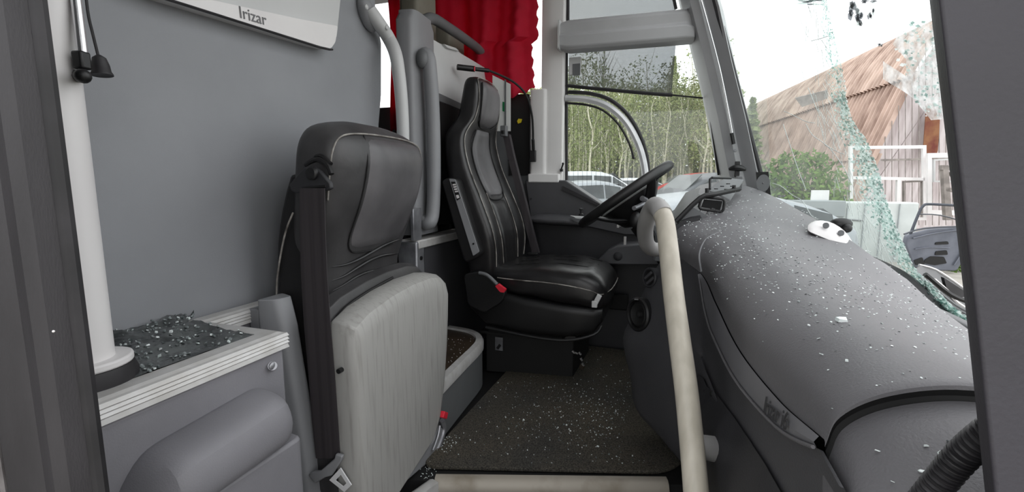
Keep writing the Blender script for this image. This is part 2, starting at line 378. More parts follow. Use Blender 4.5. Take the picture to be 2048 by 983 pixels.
# catches on B pillar edge
t = thing('window_catch', 'small black catch on the window edge above the driver side console', 'catch', wp(1122, 338, 2.33))
b = MB(); b.box(wp(1123, 340, 2.325), (.012, .02, .014)); b.tube([wp(1123, 337, 2.32), wp(1126, 328, 2.31)], .004, 8); b.build('body', M['black'], t); tk = b
b = MB(); b.ball(wp(1126, 327, 2.31), .006); b.build('knob', M['black'], t)

# sun blind housing
t = thing('blind_housing', 'grey roller blind housing across the top of the driver side window', 'blind', A(1250, 100, 'y', 2.3))
x0, x1 = A(1116, 60, 'y', 2.30).x, A(1385, 50, 'y', 2.27).x
b = MB(); rings = []
for k in range(17):
    s = k/16; x = x0+(x1-x0)*s+.012; top = A(1116+(1368-1116)*s, 42-24*s, 'y', 2.3).z; bot = A(1116+(1392-1116)*s, 103-22*s, 'y', 2.3).z
    if k == 0: top -= .01; bot += .01
    if k == 16: top -= .03
    m = (top+bot)/2; h = (top-bot)/2
    rings.append([(x, 2.36, bot), (x, 2.29, bot), (x, 2.275, bot+h*.2), (x, 2.272, m-h*.1), (x, 2.285, m+h*.1), (x, 2.285, top-h*.25), (x, 2.30, top), (x, 2.36, top)])
b.loft(rings); b.build('housing', M['pillar'], t, bevel=.004)
b = MB(); b.prism(roundpoly([(x0+.006, 2.268, rings[0][0][2]-.006), (x0+.006, 2.268, rings[0][6][2]+.008), (x0+.006, 2.37, rings[0][6][2]+.008), (x0+.006, 2.37, rings[0][0][2]-.006)], .012), (.008, 0, 0)); b.build('end_cap', M['panelgrey'], t)
# upper window rim above housing
b = MB(); b.tube([wp(1135, -20), wp(1135, 42)], .010, 6); b.tube([wp(1346, -10, 2.34), wp(1352, 18, 2.34)], .007, 6); o = b.build('trim_9', M['rubber']); struct(o)
# grey curtain band of the upper pane
b = MB(); b.prism([wp(1137, -120, 2.395), wp(1345, -120, 2.395), wp(1351, 25, 2.395), wp(1137, 42, 2.395)], (0, .004, 0)); struct(b.build('window_2', M['tint'], smooth=False))

# ------------------------------------------------------------------ overhead panel on bulkhead
XB = -1.0
t = thing('overhead_panel', 'light grey overhead panel with a white lettered strip at the top of the bulkhead', 'panel', (XB, .9, 1.22))
f = lambda u, v: A(u, v, 'x', XB+.03)
b = MB(); b.prism(roundpoly([f(300, -105), f(330, -10), f(420, 22), f(655, 70), f(674, 78), f(690, -80)], .012), (-.03, 0, 0)); b.build('panel', M['panelgrey'], t, bevel=.003)
f2 = lambda u, v: A(u, v, 'x', XB+.042)
b = MB(); b.prism(roundpoly([f2(250, -31), f2(340, -2), f2(500, 48), f2(640, 92), f2(662, 97), f2(671, 84), f2(676, 52), f2(600, 38), f2(415, -2), f2(320, -28)], .008), (-.042, 0, 0)); ts = b.build('trim_strip', M['white'], t, bevel=.003)
b = MB(); b.tube([f2(320, -6), f2(500, 50.5), f2(640, 95), f2(665, 99)], .003, 6, 2); b.build('shadow_gap', M['rubber'], ts)
text('lettering', 'Irizar', A(479, 35, 'x', XB+.043), A(520, 47, 'x', XB+.043), Vector((1, 0, 0)).cross(A(520, 53, 'x', XB+.043)-A(479, 41, 'x', XB+.043)), .037, M['letter'], ts)

# ------------------------------------------------------------------ door edges
b = MB()
prof = [(-.51, .285), (-.517, .262), (-.527, .255), (-.545, .257), (-.556, .250), (-.563, .238), (-.572, .243), (-.585, .240), (-.60, .225), (-.618, .210), (-.622, .20), (-.630, .207), (-.648, .205), (-.70, .195), (-.74, .20), (-.74, .30), (-.62, .31)]
b.loft([[(x*.93, y*.86, z) for x, y in prof] for z in (-.35, .4, 1.2, 1.95)])
dl = struct(b.build('door_1', M['door']))
b = MB(); b.tube([(-.526, .203, -.3), (-.526, .203, 1.9)], .0022, 6); b.build('worn_seal_edge', M['doorlight'], dl)
b = MB(); b.tube([(-.476, .244, -.3), (-.476, .244, 1.9)], .006, 8); b.build('rubber_edge', M['rubber'], dl)
b = MB(); b.ball(A(107, 662, 'y', .20), .0009); b.build('speck', M['white'], dl)
b = MB(); q0, q1 = D(-14, 700, .40), D(8, 780, .40); b.box((q0+q1)/2+Vector((-.004, 0, .0)), (.012, .012, .09)); b.build('door_handle', M['panelgrey'], dl, bevel=.005, seg=3)
# right door post (slanted)
b = MB(); rings = []
for v, ul in ((-900, 1764), (-60, 1858), (0, 1865), (330, 1904), (660, 1942), (983, 1976), (1060, 1985), (1900, 2079)):
    a0 = D(ul, v, .262); a1 = D(ul+14, v, .248); a2 = D(ul+300, v, .235); rings.append([a0, a1, a2, a2+Vector((.03, .10, 0)), a0+Vector((.05, .07, 0)), a0+Vector((.004, .012, 0))])
b.loft(rings); struct(b.build('trim_3', M['post'], bevel=.002))

# ------------------------------------------------------------------ white post with strut and cord
PB = A(172, 752, 'z', .555); PB = Vector((PB.x, PB.y, .54))
t = thing('white_post', 'thick white vertical post standing on the corner of the glass-strewn ledge', 'post', PB)
b = MB(); b.tube([PB+Vector((0, 0, .012)), PB+Vector((0, 0, 1.40))], .036, 28); b.build('tube', M['white'], t)
fl = []
for k in range(40):
    a = 2*math.pi*k/40; fl.append(PB+Vector((math.cos(a)*.052+.002, math.sin(a)*.056+.002, .0)))
b = MB(); b.loft([[p+Vector((0, 0, .030)) for p in fl], [p+Vector((0, 0, .042)) for p in fl]]); b.build('flange', M['white'], t, bevel=.003)
b = MB(); b.loft([[p+(p-PB)*.06+Vector((0, 0, -.0)) for p in fl], [p+(p-PB)*.09+Vector((0, 0, .015)) for p in fl], [p+(p-PB)*.0+Vector((0, 0, .030)) for p in fl]]); b.build('gasket', M['rubber'], t)['label'] = 'black rubber gasket'
sd = .63
t = thing('gas_strut', 'thin silver gas strut with black ball joint beside the white post', 'strut', D(163, 150, sd))
b = MB(); b.tube([D(146, -60, sd), D(152, 0, sd), D(165, 106, sd)], .0062, 14); b.build('rod', M['chrome'], t)
b = MB(); rot = Matrix.Rotation(R(12), 3, 'Z'); b.box(D(163, 121, sd), (.016, .015, .024), rot); b.build('socket', M['black'], t, bevel=.003)
b = MB(); b.tube([D(150, 152, sd+.03), D(168, 152, sd-.012)], .0085, 12); b.ball(D(166, 152, sd-.012), .0095); b.build('ball_joint', M['black'], t)
t = thing('pull_cord', 'black pull cord with a bell-shaped rubber end beside the silver strut', 'cord', D(201, 150, .66))
b = MB(); b.tube([D(168, -60, .66), D(175, 20, .66), D(186, 70, .66), D(198, 118, .66)], .0019, 8, 4); b.build('cord', M['rubber'], t)
b = MB(); b.lathe([(.003, .026), (.008, .022), (.0105, .012), (.0112, .003), (.013, 0), (.013, -.002), (.004, -.001)], D(204, 148, .66), (-.10, .0, 1)); b.build('bell_end', M['rubber'], t)

# ------------------------------------------------------------------ ledge cabinet
ZT, XF, YE = .54, -.722, .707
t = thing('step_cabinet', 'grey step-well cabinet with a pale ribbed edge under the white post', 'cabinet', (-.86, .45, -.32))
b = MB(); b.bx(-.995, XF-.006, .2, YE-.006, -.32, ZT-.03); b.bx(-.995, -.945, YE-.006, 1.0, -.32, ZT-.03); b.build('body', M['cab'], t, bevel=.006)
b = MB(); rings = []
for k in range(15):
    y = .385+(.675-.385)*k/14; e = min(1, math.sin(math.pi*min(1, (k+.35)/3)/2) if k < 7 else math.sin(math.pi*min(1, (14-k+.35)/3)/2))
    xo = XF-.002+.085*e; zt = .40+.065*e-.02*(1-k/14)
    rings.append([(XF-.03, y, zt), (XF+.0, y, zt), (xo-.03, y, zt-.004), (xo-.008, y, zt-.02), (xo, y, zt-.05), (xo-.002, y, .385-.012*(1-k/14)), (xo-.012, y, .362-.012*(1-k/14)), (xo-.05, y, .352), (XF-.03, y, .352)])
b.loft(rings); b.build('padded_bulge', M['cab'], t, sub=1)
b = MB(); b.loft([roundpoly([(XF-.03, .47, z), (XF+.055, .47, z), (XF+.060, .672, z), (XF-.03, .672, z)], .02, 4) for z in (-.2, .30, .345, .352)]); b.build('kick_panel', M['cab'], t, bevel=.006)
b = MB(); b.tube([A(545, 731, 'x', XF-.008), A(545, 731, 'x', XF+.003)], .0085, 14); b.ball(A(545, 731, 'x', XF+.002), .0085, (.5, 1, 1)); b.build('bolt', M['steel'], t)
# ribbed trim: front run, corner return, run behind the seat
prof = [(-.040, .0), (-.040, .006), (-.012, .006), (-.006, .003), (0, .002), (.0025, -.004), (0, -.0065), (.0025, -.011), (0, -.0135), (.0025, -.018), (0, -.0205), (.002, -.028), (-.012, -.031), (-.012, -.012)]
b = MB()
b.loft([[(XF+p[0], y+(p[0] if i else 0), ZT+p[1]) for p in prof] for i, y in enumerate((.2, YE))]); b.build('ribbed_edge', M['alu'], t, smooth=False)
b = MB(); b.loft([[(x+(p[0] if i == 0 else 0), YE+p[0], ZT+p[1]) for p in prof] for i, x in enumerate((XF, -.94))]); b.build('ribbed_edge', M['alu'], t, smooth=False)
b = MB(); b.loft([[(-.935+p[0], y, ZT+p[1]) for p in prof] for y in (YE-.05, 1.0)]); b.build('ribbed_edge', M['alu'], t, smooth=False)
b = MB(); b.bx(-.995, XF-.039, .2, YE-.039, ZT-.032, ZT-.004); b.build('tray_mat', M['blackmatt'], t, smooth=False)
# crumpled broken glass on the tray
b = MB(); G = []
for i in range(46):
    row = []
    for j in range(34):
        x = -.998+.236*i/45; y = .40+.262*j/33+(.06*max(0, 1-i/12)*j/33)
        h = noise.noise(Vector((x*22, y*22, 1.3)))*.014+noise.noise(Vector((x*60, y*60, 4)))*.008
        row.append((x, y, ZT+.004+max(0, .018+h)*(1-.85*(i/45)**1.5)))
    G.append(row)
b.grid(G); hp = b
def shard(b, c, s, flat=.4):
    n = random.choice((4, 5)); a0 = random.random()*6.3
    ax = Matrix.Rotation(random.uniform(-.5, .5), 3, 'X') @ Matrix.Rotation(random.uniform(-.5, .5), 3, 'Y')
    lo = [ax @ Vector((math.cos(a0+k*6.283/n)*s*random.uniform(.6, 1.1), math.sin(a0+k*6.283/n)*s*random.uniform(.5, 1), 0)) for k in range(n)]
    hi = [p*random.uniform(.7, .95)+Vector((0, 0, s*flat*random.uniform(.7, 1.3))) for p in lo]
    b.loft([[Vector(c)+p for p in lo], [Vector(c)+p for p in hi]])
hp.mi = 1
for k in range(300):
    i = random.randrange(46); j = random.randrange(34); p = Vector(G[i][j])
    hp.mi = random.choice((1, 2, 2, 2)); shard(hp, p+Vector((0, 0, .001)), random.uniform(.0015, .005), .6)
tag(hp.build('broken_glass', [M['sheet'], M['chip'], M['chipdk']], smooth=False), 'heap of crumpled broken glass lying in the ledge tray beside the white post', 'glass', kind='stuff')
# ------------------------------------------------------------------ guide seat (folded)
t = thing('guide_seat', 'folding black leather guide seat with upturned grey plastic seat shell beside the ledge', 'seat', (-.8, 1.08, -.32))
YC = 1.078
GB = [(.40, -.80, -.92, .165, .0), (.55, -.795, -.915, .172, .006), (.62, -.79, -.91, .182, .004), (.70, -.765, -.895, .195, .0), (.80, -.728, -.875, .206, -.008), (.88, -.712, -.862, .21, -.01), (.92, -.712, -.858, .206, -.008), (.95, -.722, -.854, .192, -.004), (.975, -.748, -.848, .163, 0), (.990, -.775, -.84, .118, 0), (.997, -.79, -.83, .07, 0)]
def gyc(z): return YC
b = MB(); rings = []
for k in range(41):
    z = .40+.597*k/40; xf, xb, hw, ds = cr1(GB, z); a = (xf-xb)/2
    rings.append(superring((xf+xb)/2, YC, a, hw, 4.2, 52, z, ds))
b.loft(rings); b.build('backrest', M['leather3'], t, sub=1)
def gfx(yn, z, off=0):
    xf, xb, hw, ds = cr1(GB, z); a = (xf-xb)/2; yy = min(.9999, abs(yn))
    c = (1-yy**4.2)**(1/4.2)
    return Vector(((xf+xb)/2+(a-ds*(1-yy*yy))*c+off, YC+hw*yn, z))
def insert(b, fx, outline, off=.006, rows=20, cols=14, edge=-.004):
    """cushion panel bulging from a surface; outline rows (z, yn0, yn1)"""
    z0, z1 = outline[0][0], outline[-1][0]; G = []
    for i in range(rows+1):
        z = z0+(z1-z0)*i/rows; y0, y1 = cr1(outline, z); row = []
        for j in range(cols+1):
            yn = y0+(y1-y0)*j/cols; u = min(i, rows-i)/rows*(z1-z0)/.04; w = min(j, cols-j)/cols*abs(y1-y0)/.22
            e = min(1, u)*(2-min(1, u)); e2 = min(1, w)*(2-min(1, w))
            row.append(fx(yn, z, edge+(off-edge)*math.sqrt(max(0, e*e2))))
        G.append(row)
    b.grid(G)
b = MB(); insert(b, gfx, [(.665, -.30, .52), (.672, -.48, .66), (.70, -.56, .76), (.78, -.54, .84), (.88, -.50, .86), (.935, -.49, .85), (.952, -.47, .80)], .009); b.build('centre_pad', M['leather2'], t)
b = MB(); b.tube([gfx(yn, z, .002) for yn, z in [(-.50, .955), (-.52, .88), (-.56, .78), (-.585, .70), (-.50, .667), (-.30, .657), (.2, .655), (.52, .660)]], .0022, 6, 4); b.build('seam', M['seam'], t)
b = MB(); b.tube([gfx(yn, z, .0035) for yn, z in [(-.965, .80), (-.965, .87), (-.95, .915), (-.88, .945), (-.6, .957), (0, .961), (.55, .958), (.85, .944), (.95, .905)]], .0022, 6, 5); b.build('piping', M['pipe'], t)
# folds near the waist
b = MB()
for k in range(4):
    z = .650-.034*k; b.tube([gfx(yn, z+.012*math.sin(yn*3+k)+yn*.012, .0) for yn in (-.92, -.6, -.3, 0, .3, .6, .85)], lambda s: .0012+.0075*math.sin(math.pi*s), 10, 5, flat=.6)
b.build('leather_fold', M['leather'], t)
b = MB(); b.tube([A(u, v, 'y', .875) for u, v in [(586, 425), (572, 460), (561, 510), (554, 560), (553, 590)]], .0022, 6, 4); b.build('side_piping', M['pipe'], t)
# side flank of back shell
b = MB(); rings = []
for k in range(13):
    z = .36+.5*k/12; xb = -.885-.04*math.sin(k/12*2.6)+.05*(k/12)**3
    rings.append([(xb, YC-.20, z), (xb+.10, YC-.185, z), (xb+.10, YC+.185, z), (xb, YC+.20, z)])
b.loft(rings); b.build('back_cover', M['leatherdark'], t, bevel=.008)
# folded cushion and shell
def shellring(x, yi, zt_, e=0):
    """front-view outline of the shell at depth x, inset yi"""
    o = [(.838+yi, .06), (.838+yi, .25), (.836+yi, .40), (.834+yi, .50-yi*.8), (.842+yi, .525-yi), (.90, .547-yi), (1.0, .565-yi), (1.10, .574-yi), (1.20, .573-yi), (1.265-yi, .562-yi), (1.297-yi, .538-yi), (1.307-yi, .505), (1.303-yi, .44), (1.29-yi, .33), (1.268-yi, .22), (1.238-yi, .13), (1.17, .085), (1.0, .045), (.90, .02), (.846+yi, .02)]
    return [(x, y, z+zt_) for y, z in o]
b = MB(); b.loft([shellring(-.735, .004, 0), shellring(-.725, .0, 0), shellring(-.685, .0, -.004), shellring(-.667, .005, -.008), shellring(-.659, .014, -.014), shellring(-.655, .030, -.02)]); sh = b.build('seat_shell', M['shell'], t, bevel=.004, seg=3)
b = MB(); b.loft([shellring(-.815, .03, .012), shellring(-.80, .012, .026), shellring(-.775, .004, .032), shellring(-.748, .006, .024), shellring(-.732, .02, .002)]); b.build('seat_cushion', M['leather3'], t, bevel=.006, seg=3)
b = MB(); b.tube([A(677, 742, 'x', -.70)+Vector((0, -.001, 0)), A(677, 742, 'x', -.70)+Vector((0, .012, 0))], .006, 10); b.build('shell_screw', M['black'], sh)
b = MB(); b.tube([(-.732, .848, .06), (-.732, .846, .4), (-.732, .85, .51), (-.732, .93, .552), (-.732, 1.1, .577)], .0035, 6, 3); b.build('shell_gap', M['seam'], t)
# grey side cover at the seat foot
b = MB(); rings = []
sil = [(.57, -.905, -.865), (.50, -.905, -.848), (.40, -.91, -.835), (.30, -.91, -.822), (.2, -.915, -.81), (.05, -.92, -.80), (-.1, -.92, -.80)]
for z, x0, x1 in sil: rings.append(roundpoly([(x0, .80, z), (x1, .82, z), (x1+.01, .86, z), (x0, .88, z)], .012, 3))
b.loft(rings[::-1]); b.build('side_cover', M['greypl'], t, bevel=.008)
b = MB(); b.box((-.925, .835, .50), (.03, .05, .09)); b.build('side_cover_tab', M['greypl'], t, bevel=.004)
b = MB(); b.bx(-.90, -.74, .86, 1.25, -.3, .12); b.build('pedestal', M['blackmatt'], t, bevel=.01)
# belt guide
gy = .852
pg = [(590, 382), (586, 369), (606, 345), (616, 335), (634, 333), (646, 341), (667, 366), (669, 377), (660, 381), (600, 386)]
t2 = b = MB(); b.prism([A(u, v, 'y', gy) for u, v in pg], (0, -.012, 0)); bg = b.build('belt_guide', M['dashdark'], t, bevel=.003)
b = MB(); c = A(626, 346, 'y', gy-.012); b.lathe([(.015, 0), (.015, .006), (.012, .009), (.002, .010)], c, (0, -1, 0), 20); b.build('bolt', M['black'], bg)
b = MB(); b.tube([A(606, 377, 'y', gy-.013), A(652, 372, 'y', gy-.013)], .0032, 8); b.build('slot', M['seam'], bg)
b = MB(); b.tube([A(612, 330, 'y', gy+.02), A(634, 318, 'y', gy+.015), A(655, 330, 'y', gy+.012), A(663, 348, 'y', gy+.008)], .006, 8, 4); b.tube([A(616, 322, 'y', gy+.025), A(640, 311, 'y', gy+.02), A(662, 328, 'y', gy+.015)], .005, 8, 4); b.build('guide_rim', M['leatherdark'], bg)
# webbing
b = MB(); rows = []
for (ul, ur, v) in ((600, 650, 376), (600, 651, 450), (603, 655, 550), (609, 662, 650), (618, 670, 750), (626, 677, 850), (633, 681, 915)):
    yy = gy-.016-.004*math.sin((v-376)/540*math.pi)
    rows.append([A(ul, v, 'y', yy), A(ul, v, 'y', yy)+Vector((0, -.0018, 0)), A((ul+ur)/2, v, 'y', yy)+Vector((0, -.003, 0)), A(ur, v, 'y', yy)+Vector((0, -.0018, 0)), A(ur, v, 'y', yy)])
b.loft(rows); web = b.build('belt_webbing', M['belt'], t)
ty = gy-.022
b = MB(); b.prism([A(u, v, 'y', ty) for u, v in [(622, 944), (636, 962), (655, 950), (668, 946), (688, 916), (690, 907), (676, 903), (674, 912), (645, 938), (632, 938)]], (0, -.010, 0)); tg = b.build('belt_tongue', M['greypl'], t, bevel=.003)
b = MB()
po = [(660, 958), (682, 934), (704, 968), (690, 982)]
cn = [sum(p[i] for p in po)/4 for i in (0, 1)]
pin = [(cn[0]+(p[0]-cn[0])*.5, cn[1]+(p[1]-cn[1])*.5) for p in po]
for k in range(4):
    q = [po[k], po[(k+1) % 4], pin[(k+1) % 4], pin[k]]; b.prism([A(u, v, 'y', ty-.003) for u, v in q], (0, -.0025, 0))
b.build('tongue_plate', M['plate'], tg)
# buckle at the right edge
b = MB(); c = A(888, 829, 'x', -.655); b.box(c, (.014, .030, .02), Matrix.Rotation(R(-35), 3, 'X')); bk = b.build('buckle_button', M['red'], t, bevel=.002)
b = MB(); b.tube([A(u, v, 'x', -.668) for u, v in [(872, 905), (884, 875), (888, 855), (884, 840)]], .008, 8, 4); b.tube([A(u, v, 'x', -.66) for u, v in [(866, 900), (876, 872), (880, 850)]], .004, 8, 3); b.build('buckle_stalk', M['steel'], t)
b = MB(); b.prism([A(u, v, 'x', -.668) for u, v in [(880, 850), (888, 858), (880, 905), (862, 920), (780, 990), (760, 990), (845, 905), (868, 880)]], (-.02, 0, 0)); b.build('hinge_cover', M['greypl'], t, bevel=.004)

# ------------------------------------------------------------------ step box
t = thing('step_box', 'dark grey step box with pale rounded rim and wet brown top behind the guide seat', 'step', (-.85, 1.5, 0))
zb = .20
ol = [(-.672, 1.18), (-.69, 1.45), (-.70, 1.62), (-.715, 1.70), (-.755, 1.765), (-.83, 1.81), (-.98, 1.83), (-.98, 1.18)]
olz = lambda s, z: [(-.83+(x+.83)*s, 1.5+(y-1.5)*s, z) for x, y in ol]
def oring(s, z): return [Vector((p[0], p[1], z)) for p in spline([(a[0], a[1], 0) for a in ol[:7]], 5)+[Vector((-.98, 1.18, 0))]] if s == 1 else [Vector((-.83+(p[0]+.83)*s, 1.5+(p[1]-1.5)*(1-(1-s)*.5), z)) for p in spline([(a[0], a[1], 0) for a in ol[:7]], 5)+[Vector((-.98, 1.18, 0))]]
b = MB(); b.loft([oring(1, 0.012), oring(1, zb-.03)]); b.build('side_panel', M['greydk'], t)
b = MB(); b.loft([oring(1.04, zb-.034), oring(1.045, zb-.008), oring(1.0, zb+.004), oring(.82, zb+.004), oring(.80, zb-.006)], True, False); b.build('rim', M['alu'], t)
b = MB(); b.loft([oring(.84, zb-.02), oring(.84, zb-.004)]); b.build('top_cover', M['brown'], t)

# ------------------------------------------------------------------ partition behind the driver
XP = -.945
def pp(u, v, dx=0): return A(u, v, 'x', XP+dx)
t = thing('driver_partition', 'grey moulded partition frame with a white panel behind the driver seat', 'partition', (XP, 1.95, 0))
b = MB(); yA, yB = pp(822, 200).y, pp(872, 200).y
b.loft([roundpoly([(XP-.06, yA, z), (XP+.0, yA+.01, z), (XP+.012, yA+.05, z), (XP+.0, yB, z), (XP-.06, yB, z)], .014, 3) for z in (.635, .8, 1.0, 1.30, pp(835, 45).z)]+[roundpoly([(XP-.06, yA+.02, z), (XP+.0, yA+.03, z), (XP+.008, yA+.06, z), (XP+.0, yB-.02, z), (XP-.06, yB-.02, z)], .014, 3) for z in (pp(835, 30).z, pp(835, 24).z)]); b.build('side_post', M['greypl'], t)
b = MB(); b.tube([pp(838, 110, -.03), pp(838, 70, -.03), pp(846, 44, -.025), pp(864, 37, -.02), pp(888, 50, -.02), pp(930, 78, -.02), pp(960, 102, -.02), pp(978, 130, -.02), pp(984, 160, -.02), pp(984, 230, -.02)], .022, 12, 5); b.build('top_tube', M['greydk'], t)
b = MB(); b.prism([pp(866, 78), pp(880, 86), pp(913, 98), pp(922, 106), pp(972, 136), pp(974, 320), pp(868, 330)], (-.03, 0, 0)); b.build('white_panel', M['panelgrey'], t, bevel=.004)
b = MB(); b.prism([pp(866, 183, .004), pp(880, 187, .004), pp(925, 208, .004), pp(980, 212, .004), pp(980, 240, .004), pp(930, 222, .004), pp(866, 196, .004)], (-.02, 0, 0)); b.build('lower_strip', M['greydk'], t)
b = MB(); b.prism([pp(862, 196, .008), pp(930, 222, .008), pp(990, 240, .008), pp(990, 448, .008), pp(855, 448, .008)], (-.03, 0, 0)); b.build('lower_panel', M['blackmatt'], t, smooth=False)
b = MB(); b.prism([pp(888, 88, .012), pp(912, 96, .012), pp(918, 102, .012), pp(896, 96, .012)], (-.02, 0, 0)); b.build('panel_lip', M['panelgrey'], t)
t2 = thing('partition_handle', 'worn grey vertical grab handle on the partition behind the guide seat', 'handle', pp(860, 440))
hx = .04
b = MB(); b.tube([pp(842, 128, -.0), pp(846, 112, .02), pp(856, 112, hx), pp(861, 150, hx+.01), pp(866, 230, hx+.012), pp(868, 330, hx+.012), pp(866, 420, hx+.01), pp(858, 446, hx), pp(845, 440, 0)], .0265, 16, 5); b.build('grip', M['greypl'], t2)
b = MB(); b.ball(pp(845, 117, .03), .024, (1, .9, 1.5)); b.build('end_cap', M['greydk'], t2)
# cabinet behind the driver
t = thing('driver_cabinet', 'low dark cabinet with aluminium corner profile between guide seat and driver seat', 'cabinet', (-.99, 1.9, 0))
cz = min(.62, A(850, 460, 'x', -.93).z)
b = MB(); b.bx(-1.0, -.925, A(848, 480, 'x', -.925).y, 2.3, .012, cz-.03); b.build('panel', M['dashlow'], t, smooth=False)
b = MB(); y0 = A(828, 480, 'x', -.925).y; b.bx(-1.0, -.915, y0, y0+.06, .012, cz-.004); cp = b.build('corner_profile', M['steel'], t, bevel=.006)
b = MB(); b.bx(-1.0, -.913, y0+.015, 2.3, cz-.034, cz); b.build('top_profile', M['alu'], t, bevel=.005)
for dz in (.07, .25):
    b = MB(); b.lathe([(.008, 0), (.008, .004), (.001, .005)], (-.915, y0+.03, cz-dz), (1, 0, 0), 12); b.build('screw', M['black'], cp)
b = MB(); q = A(835, 432, 'x', -.92); b.bx(-.935, -.92, q.y-.03, q.y+.03, cz, q.z+.03); b.build('hinge_plate', M['steel'], t, bevel=.003)
# light handle on the bulkhead
t = thing('bulkhead_handle', 'pale grey curved grab handle with oval screw plate at the bulkhead edge', 'handle', A(798, 240, 'y', 1.47))
hp_ = lambda u, v, y=1.46: A(u, v, 'x', -.972) if y == 1.455 or y == 1.425 else A(u, v, 'y', y)
hpts = [hp_(740, 22, 1.455), A(757, 46, 'x', -.955), hp_(777, 76, 1.46), hp_(791, 108, 1.45), hp_(798, 150, 1.45), hp_(803, 200, 1.45), hp_(806, 260, 1.45), hp_(806, 330, 1.45)]
b = MB(); b.tube(hpts, lambda s: .0255-.002*s, 16, 6, flat=.9); b.build('grip', M['panelgrey'], t)
b = MB(); rot = Matrix.Rotation(R(35), 3, 'X'); b.ball(hp_(741, 28, 1.455)+Vector((-.012, 0, 0)), .05, (.55, .6, 1.15), 18, rot); hpl = b.build('mounting_plate', M['greypl'], t)
b = MB(); b.ball(A(733, 14, 'x', -.955), .0085, (.5, 1, 1)); b.build('screw_cover', M['panelgrey'], t); b = MB(); b.ball(A(774, 55, 'x', -.93), .0085, (.5, 1, 1)); b.build('screw_cover', M['panelgrey'], t)

# curtain
t = thing('curtain', 'red curtain with worn hem hanging in the side window behind the driver partition', 'curtain', (-1.1, 2.33, 1.2))
def curt(x0, x1, zt, zb0, zb1, ncol, seed, amp=.03):
    G = []
    for i in range(ncol+1):
        s = i/ncol; row = []
        for j in range(33):
            q = j/32; z = zt+((zb0+(zb1-zb0)*s)-zt)*q
            xe = x1+.035*(1 if z > A(1070, 78, 'y', 2.32).z else 0)+.006*math.sin(q*60); x = x0+(xe-x0)*s
            w = math.sin(s*26+seed)*amp+math.sin(s*61+seed*2)*amp*.35
            row.append((x+math.sin(q*5+s*9)*.008, 2.325+w*(.7+.3*q)+math.sin(q*4+s*3)*.008, z+(.012*math.sin(s*40)+.010*math.sin(s*97) if j == 32 else 0)))
        G.append(row)
    return G
cb = A(1062, 182, 'y', 2.32)
b = MB(); b.grid(curt(-1.53, cb.x+.0, 1.9, 1.12, cb.z+.005, 130, .4)); b.build('cloth', M['curtain'], t, solid=.003)
b = MB(); b.tube([(-2.5, 2.335, 1.9), (-.66, 2.335, 1.9)], .012, 10); b.build('rail', M['steel'], t)
# notice
t = thing('paper_notice', 'white notice with a small green mark hanging behind the driver seat headrest', 'notice', A(1010, 260, 'y', 2.26))
pn = [A(985, 150, 'y', 2.26), A(1021, 168, 'y', 2.26), A(1021, 262, 'y', 2.26), A(985, 262, 'y', 2.26)]
b = MB(); b.prism(pn, (0, .003, 0)); b.build('sheet', M['paper'], t, smooth=False)
b = MB(); b.prism([A(1005, 203, 'y', 2.257), A(1012, 205, 'y', 2.257), A(1012, 224, 'y', 2.257), A(1005, 222, 'y', 2.257)], (0, .001, 0)); b.build('green_mark', M['green'], t, smooth=False)
b = MB(); b.prism([A(1009, 158, 'y', 2.255), A(1012, 160, 'y', 2.255), A(1012, 262, 'y', 2.255), A(1009, 260, 'y', 2.255)], (0, .002, 0)); b.build('sheet_edge', M['greydk'], t, smooth=False)
# switch cluster in the dark gap
t = thing('hazard_tag', 'small yellow tag in the dark gap beside the window post', 'tag', A(1040, 245, 'y', 2.36))
b = MB(); b.prism([A(u, v, 'y', 2.36) for u, v in [(1034, 242), (1037, 237), (1044, 238), (1042, 245), (1036, 247)]], (0, .004, 0)); b.build('face', M['yellow'], t)
b = MB(); b.prism([A(u, v, 'y', 2.37) for u, v in [(1018, 188), (1058, 188), (1058, 350), (1018, 350)]], (0, .02, 0)); struct(b.build('dark_interior_sheet', M['blackmatt'], smooth=False))  # flat black sheet standing in for the shade of the interior below the curtain
# passenger seat headrests
def pseat(x, y, z, lab):
    t = thing('passenger_seat', lab, 'seat', (x, y, 0))
    b = MB(); b.loft([roundpoly([(x-.05, y-.09, q), (x+.05, y-.09, q), (x+.05, y+.09, q), (x-.05, y+.09, q)], .03, 3) for q in (.0, .8, z-.22, z-.2)]); b.build('backrest', M['leatherdark'], t)
    b = MB(); b.loft([roundpoly([(x-.045, y-.085, q), (x+.045, y-.085, q), (x+.05, y+.085, q), (x-.045, y+.085, q)], .02, 3) for q in (z-.22, z-.02, z)]); b.build('headrest', M['beige'], t, bevel=.01)
    b = MB(); b.bx(x-.45, x-.02, y-.09, y+.09, .32, .44); b.build('seat_pad', M['leatherdark'], t, bevel=.03)
q = A(840, 15, 'x', -1.10); pseat(-1.10, q.y-.02, q.z+.06, 'passenger seat with beige headrest rising above the left end of the partition')
q = A(920, 85, 'x', -1.09); pseat(-1.10, min(2.22, q.y), q.z+.03, 'passenger seat with beige headrest seen through the partition tube beside the red curtain')

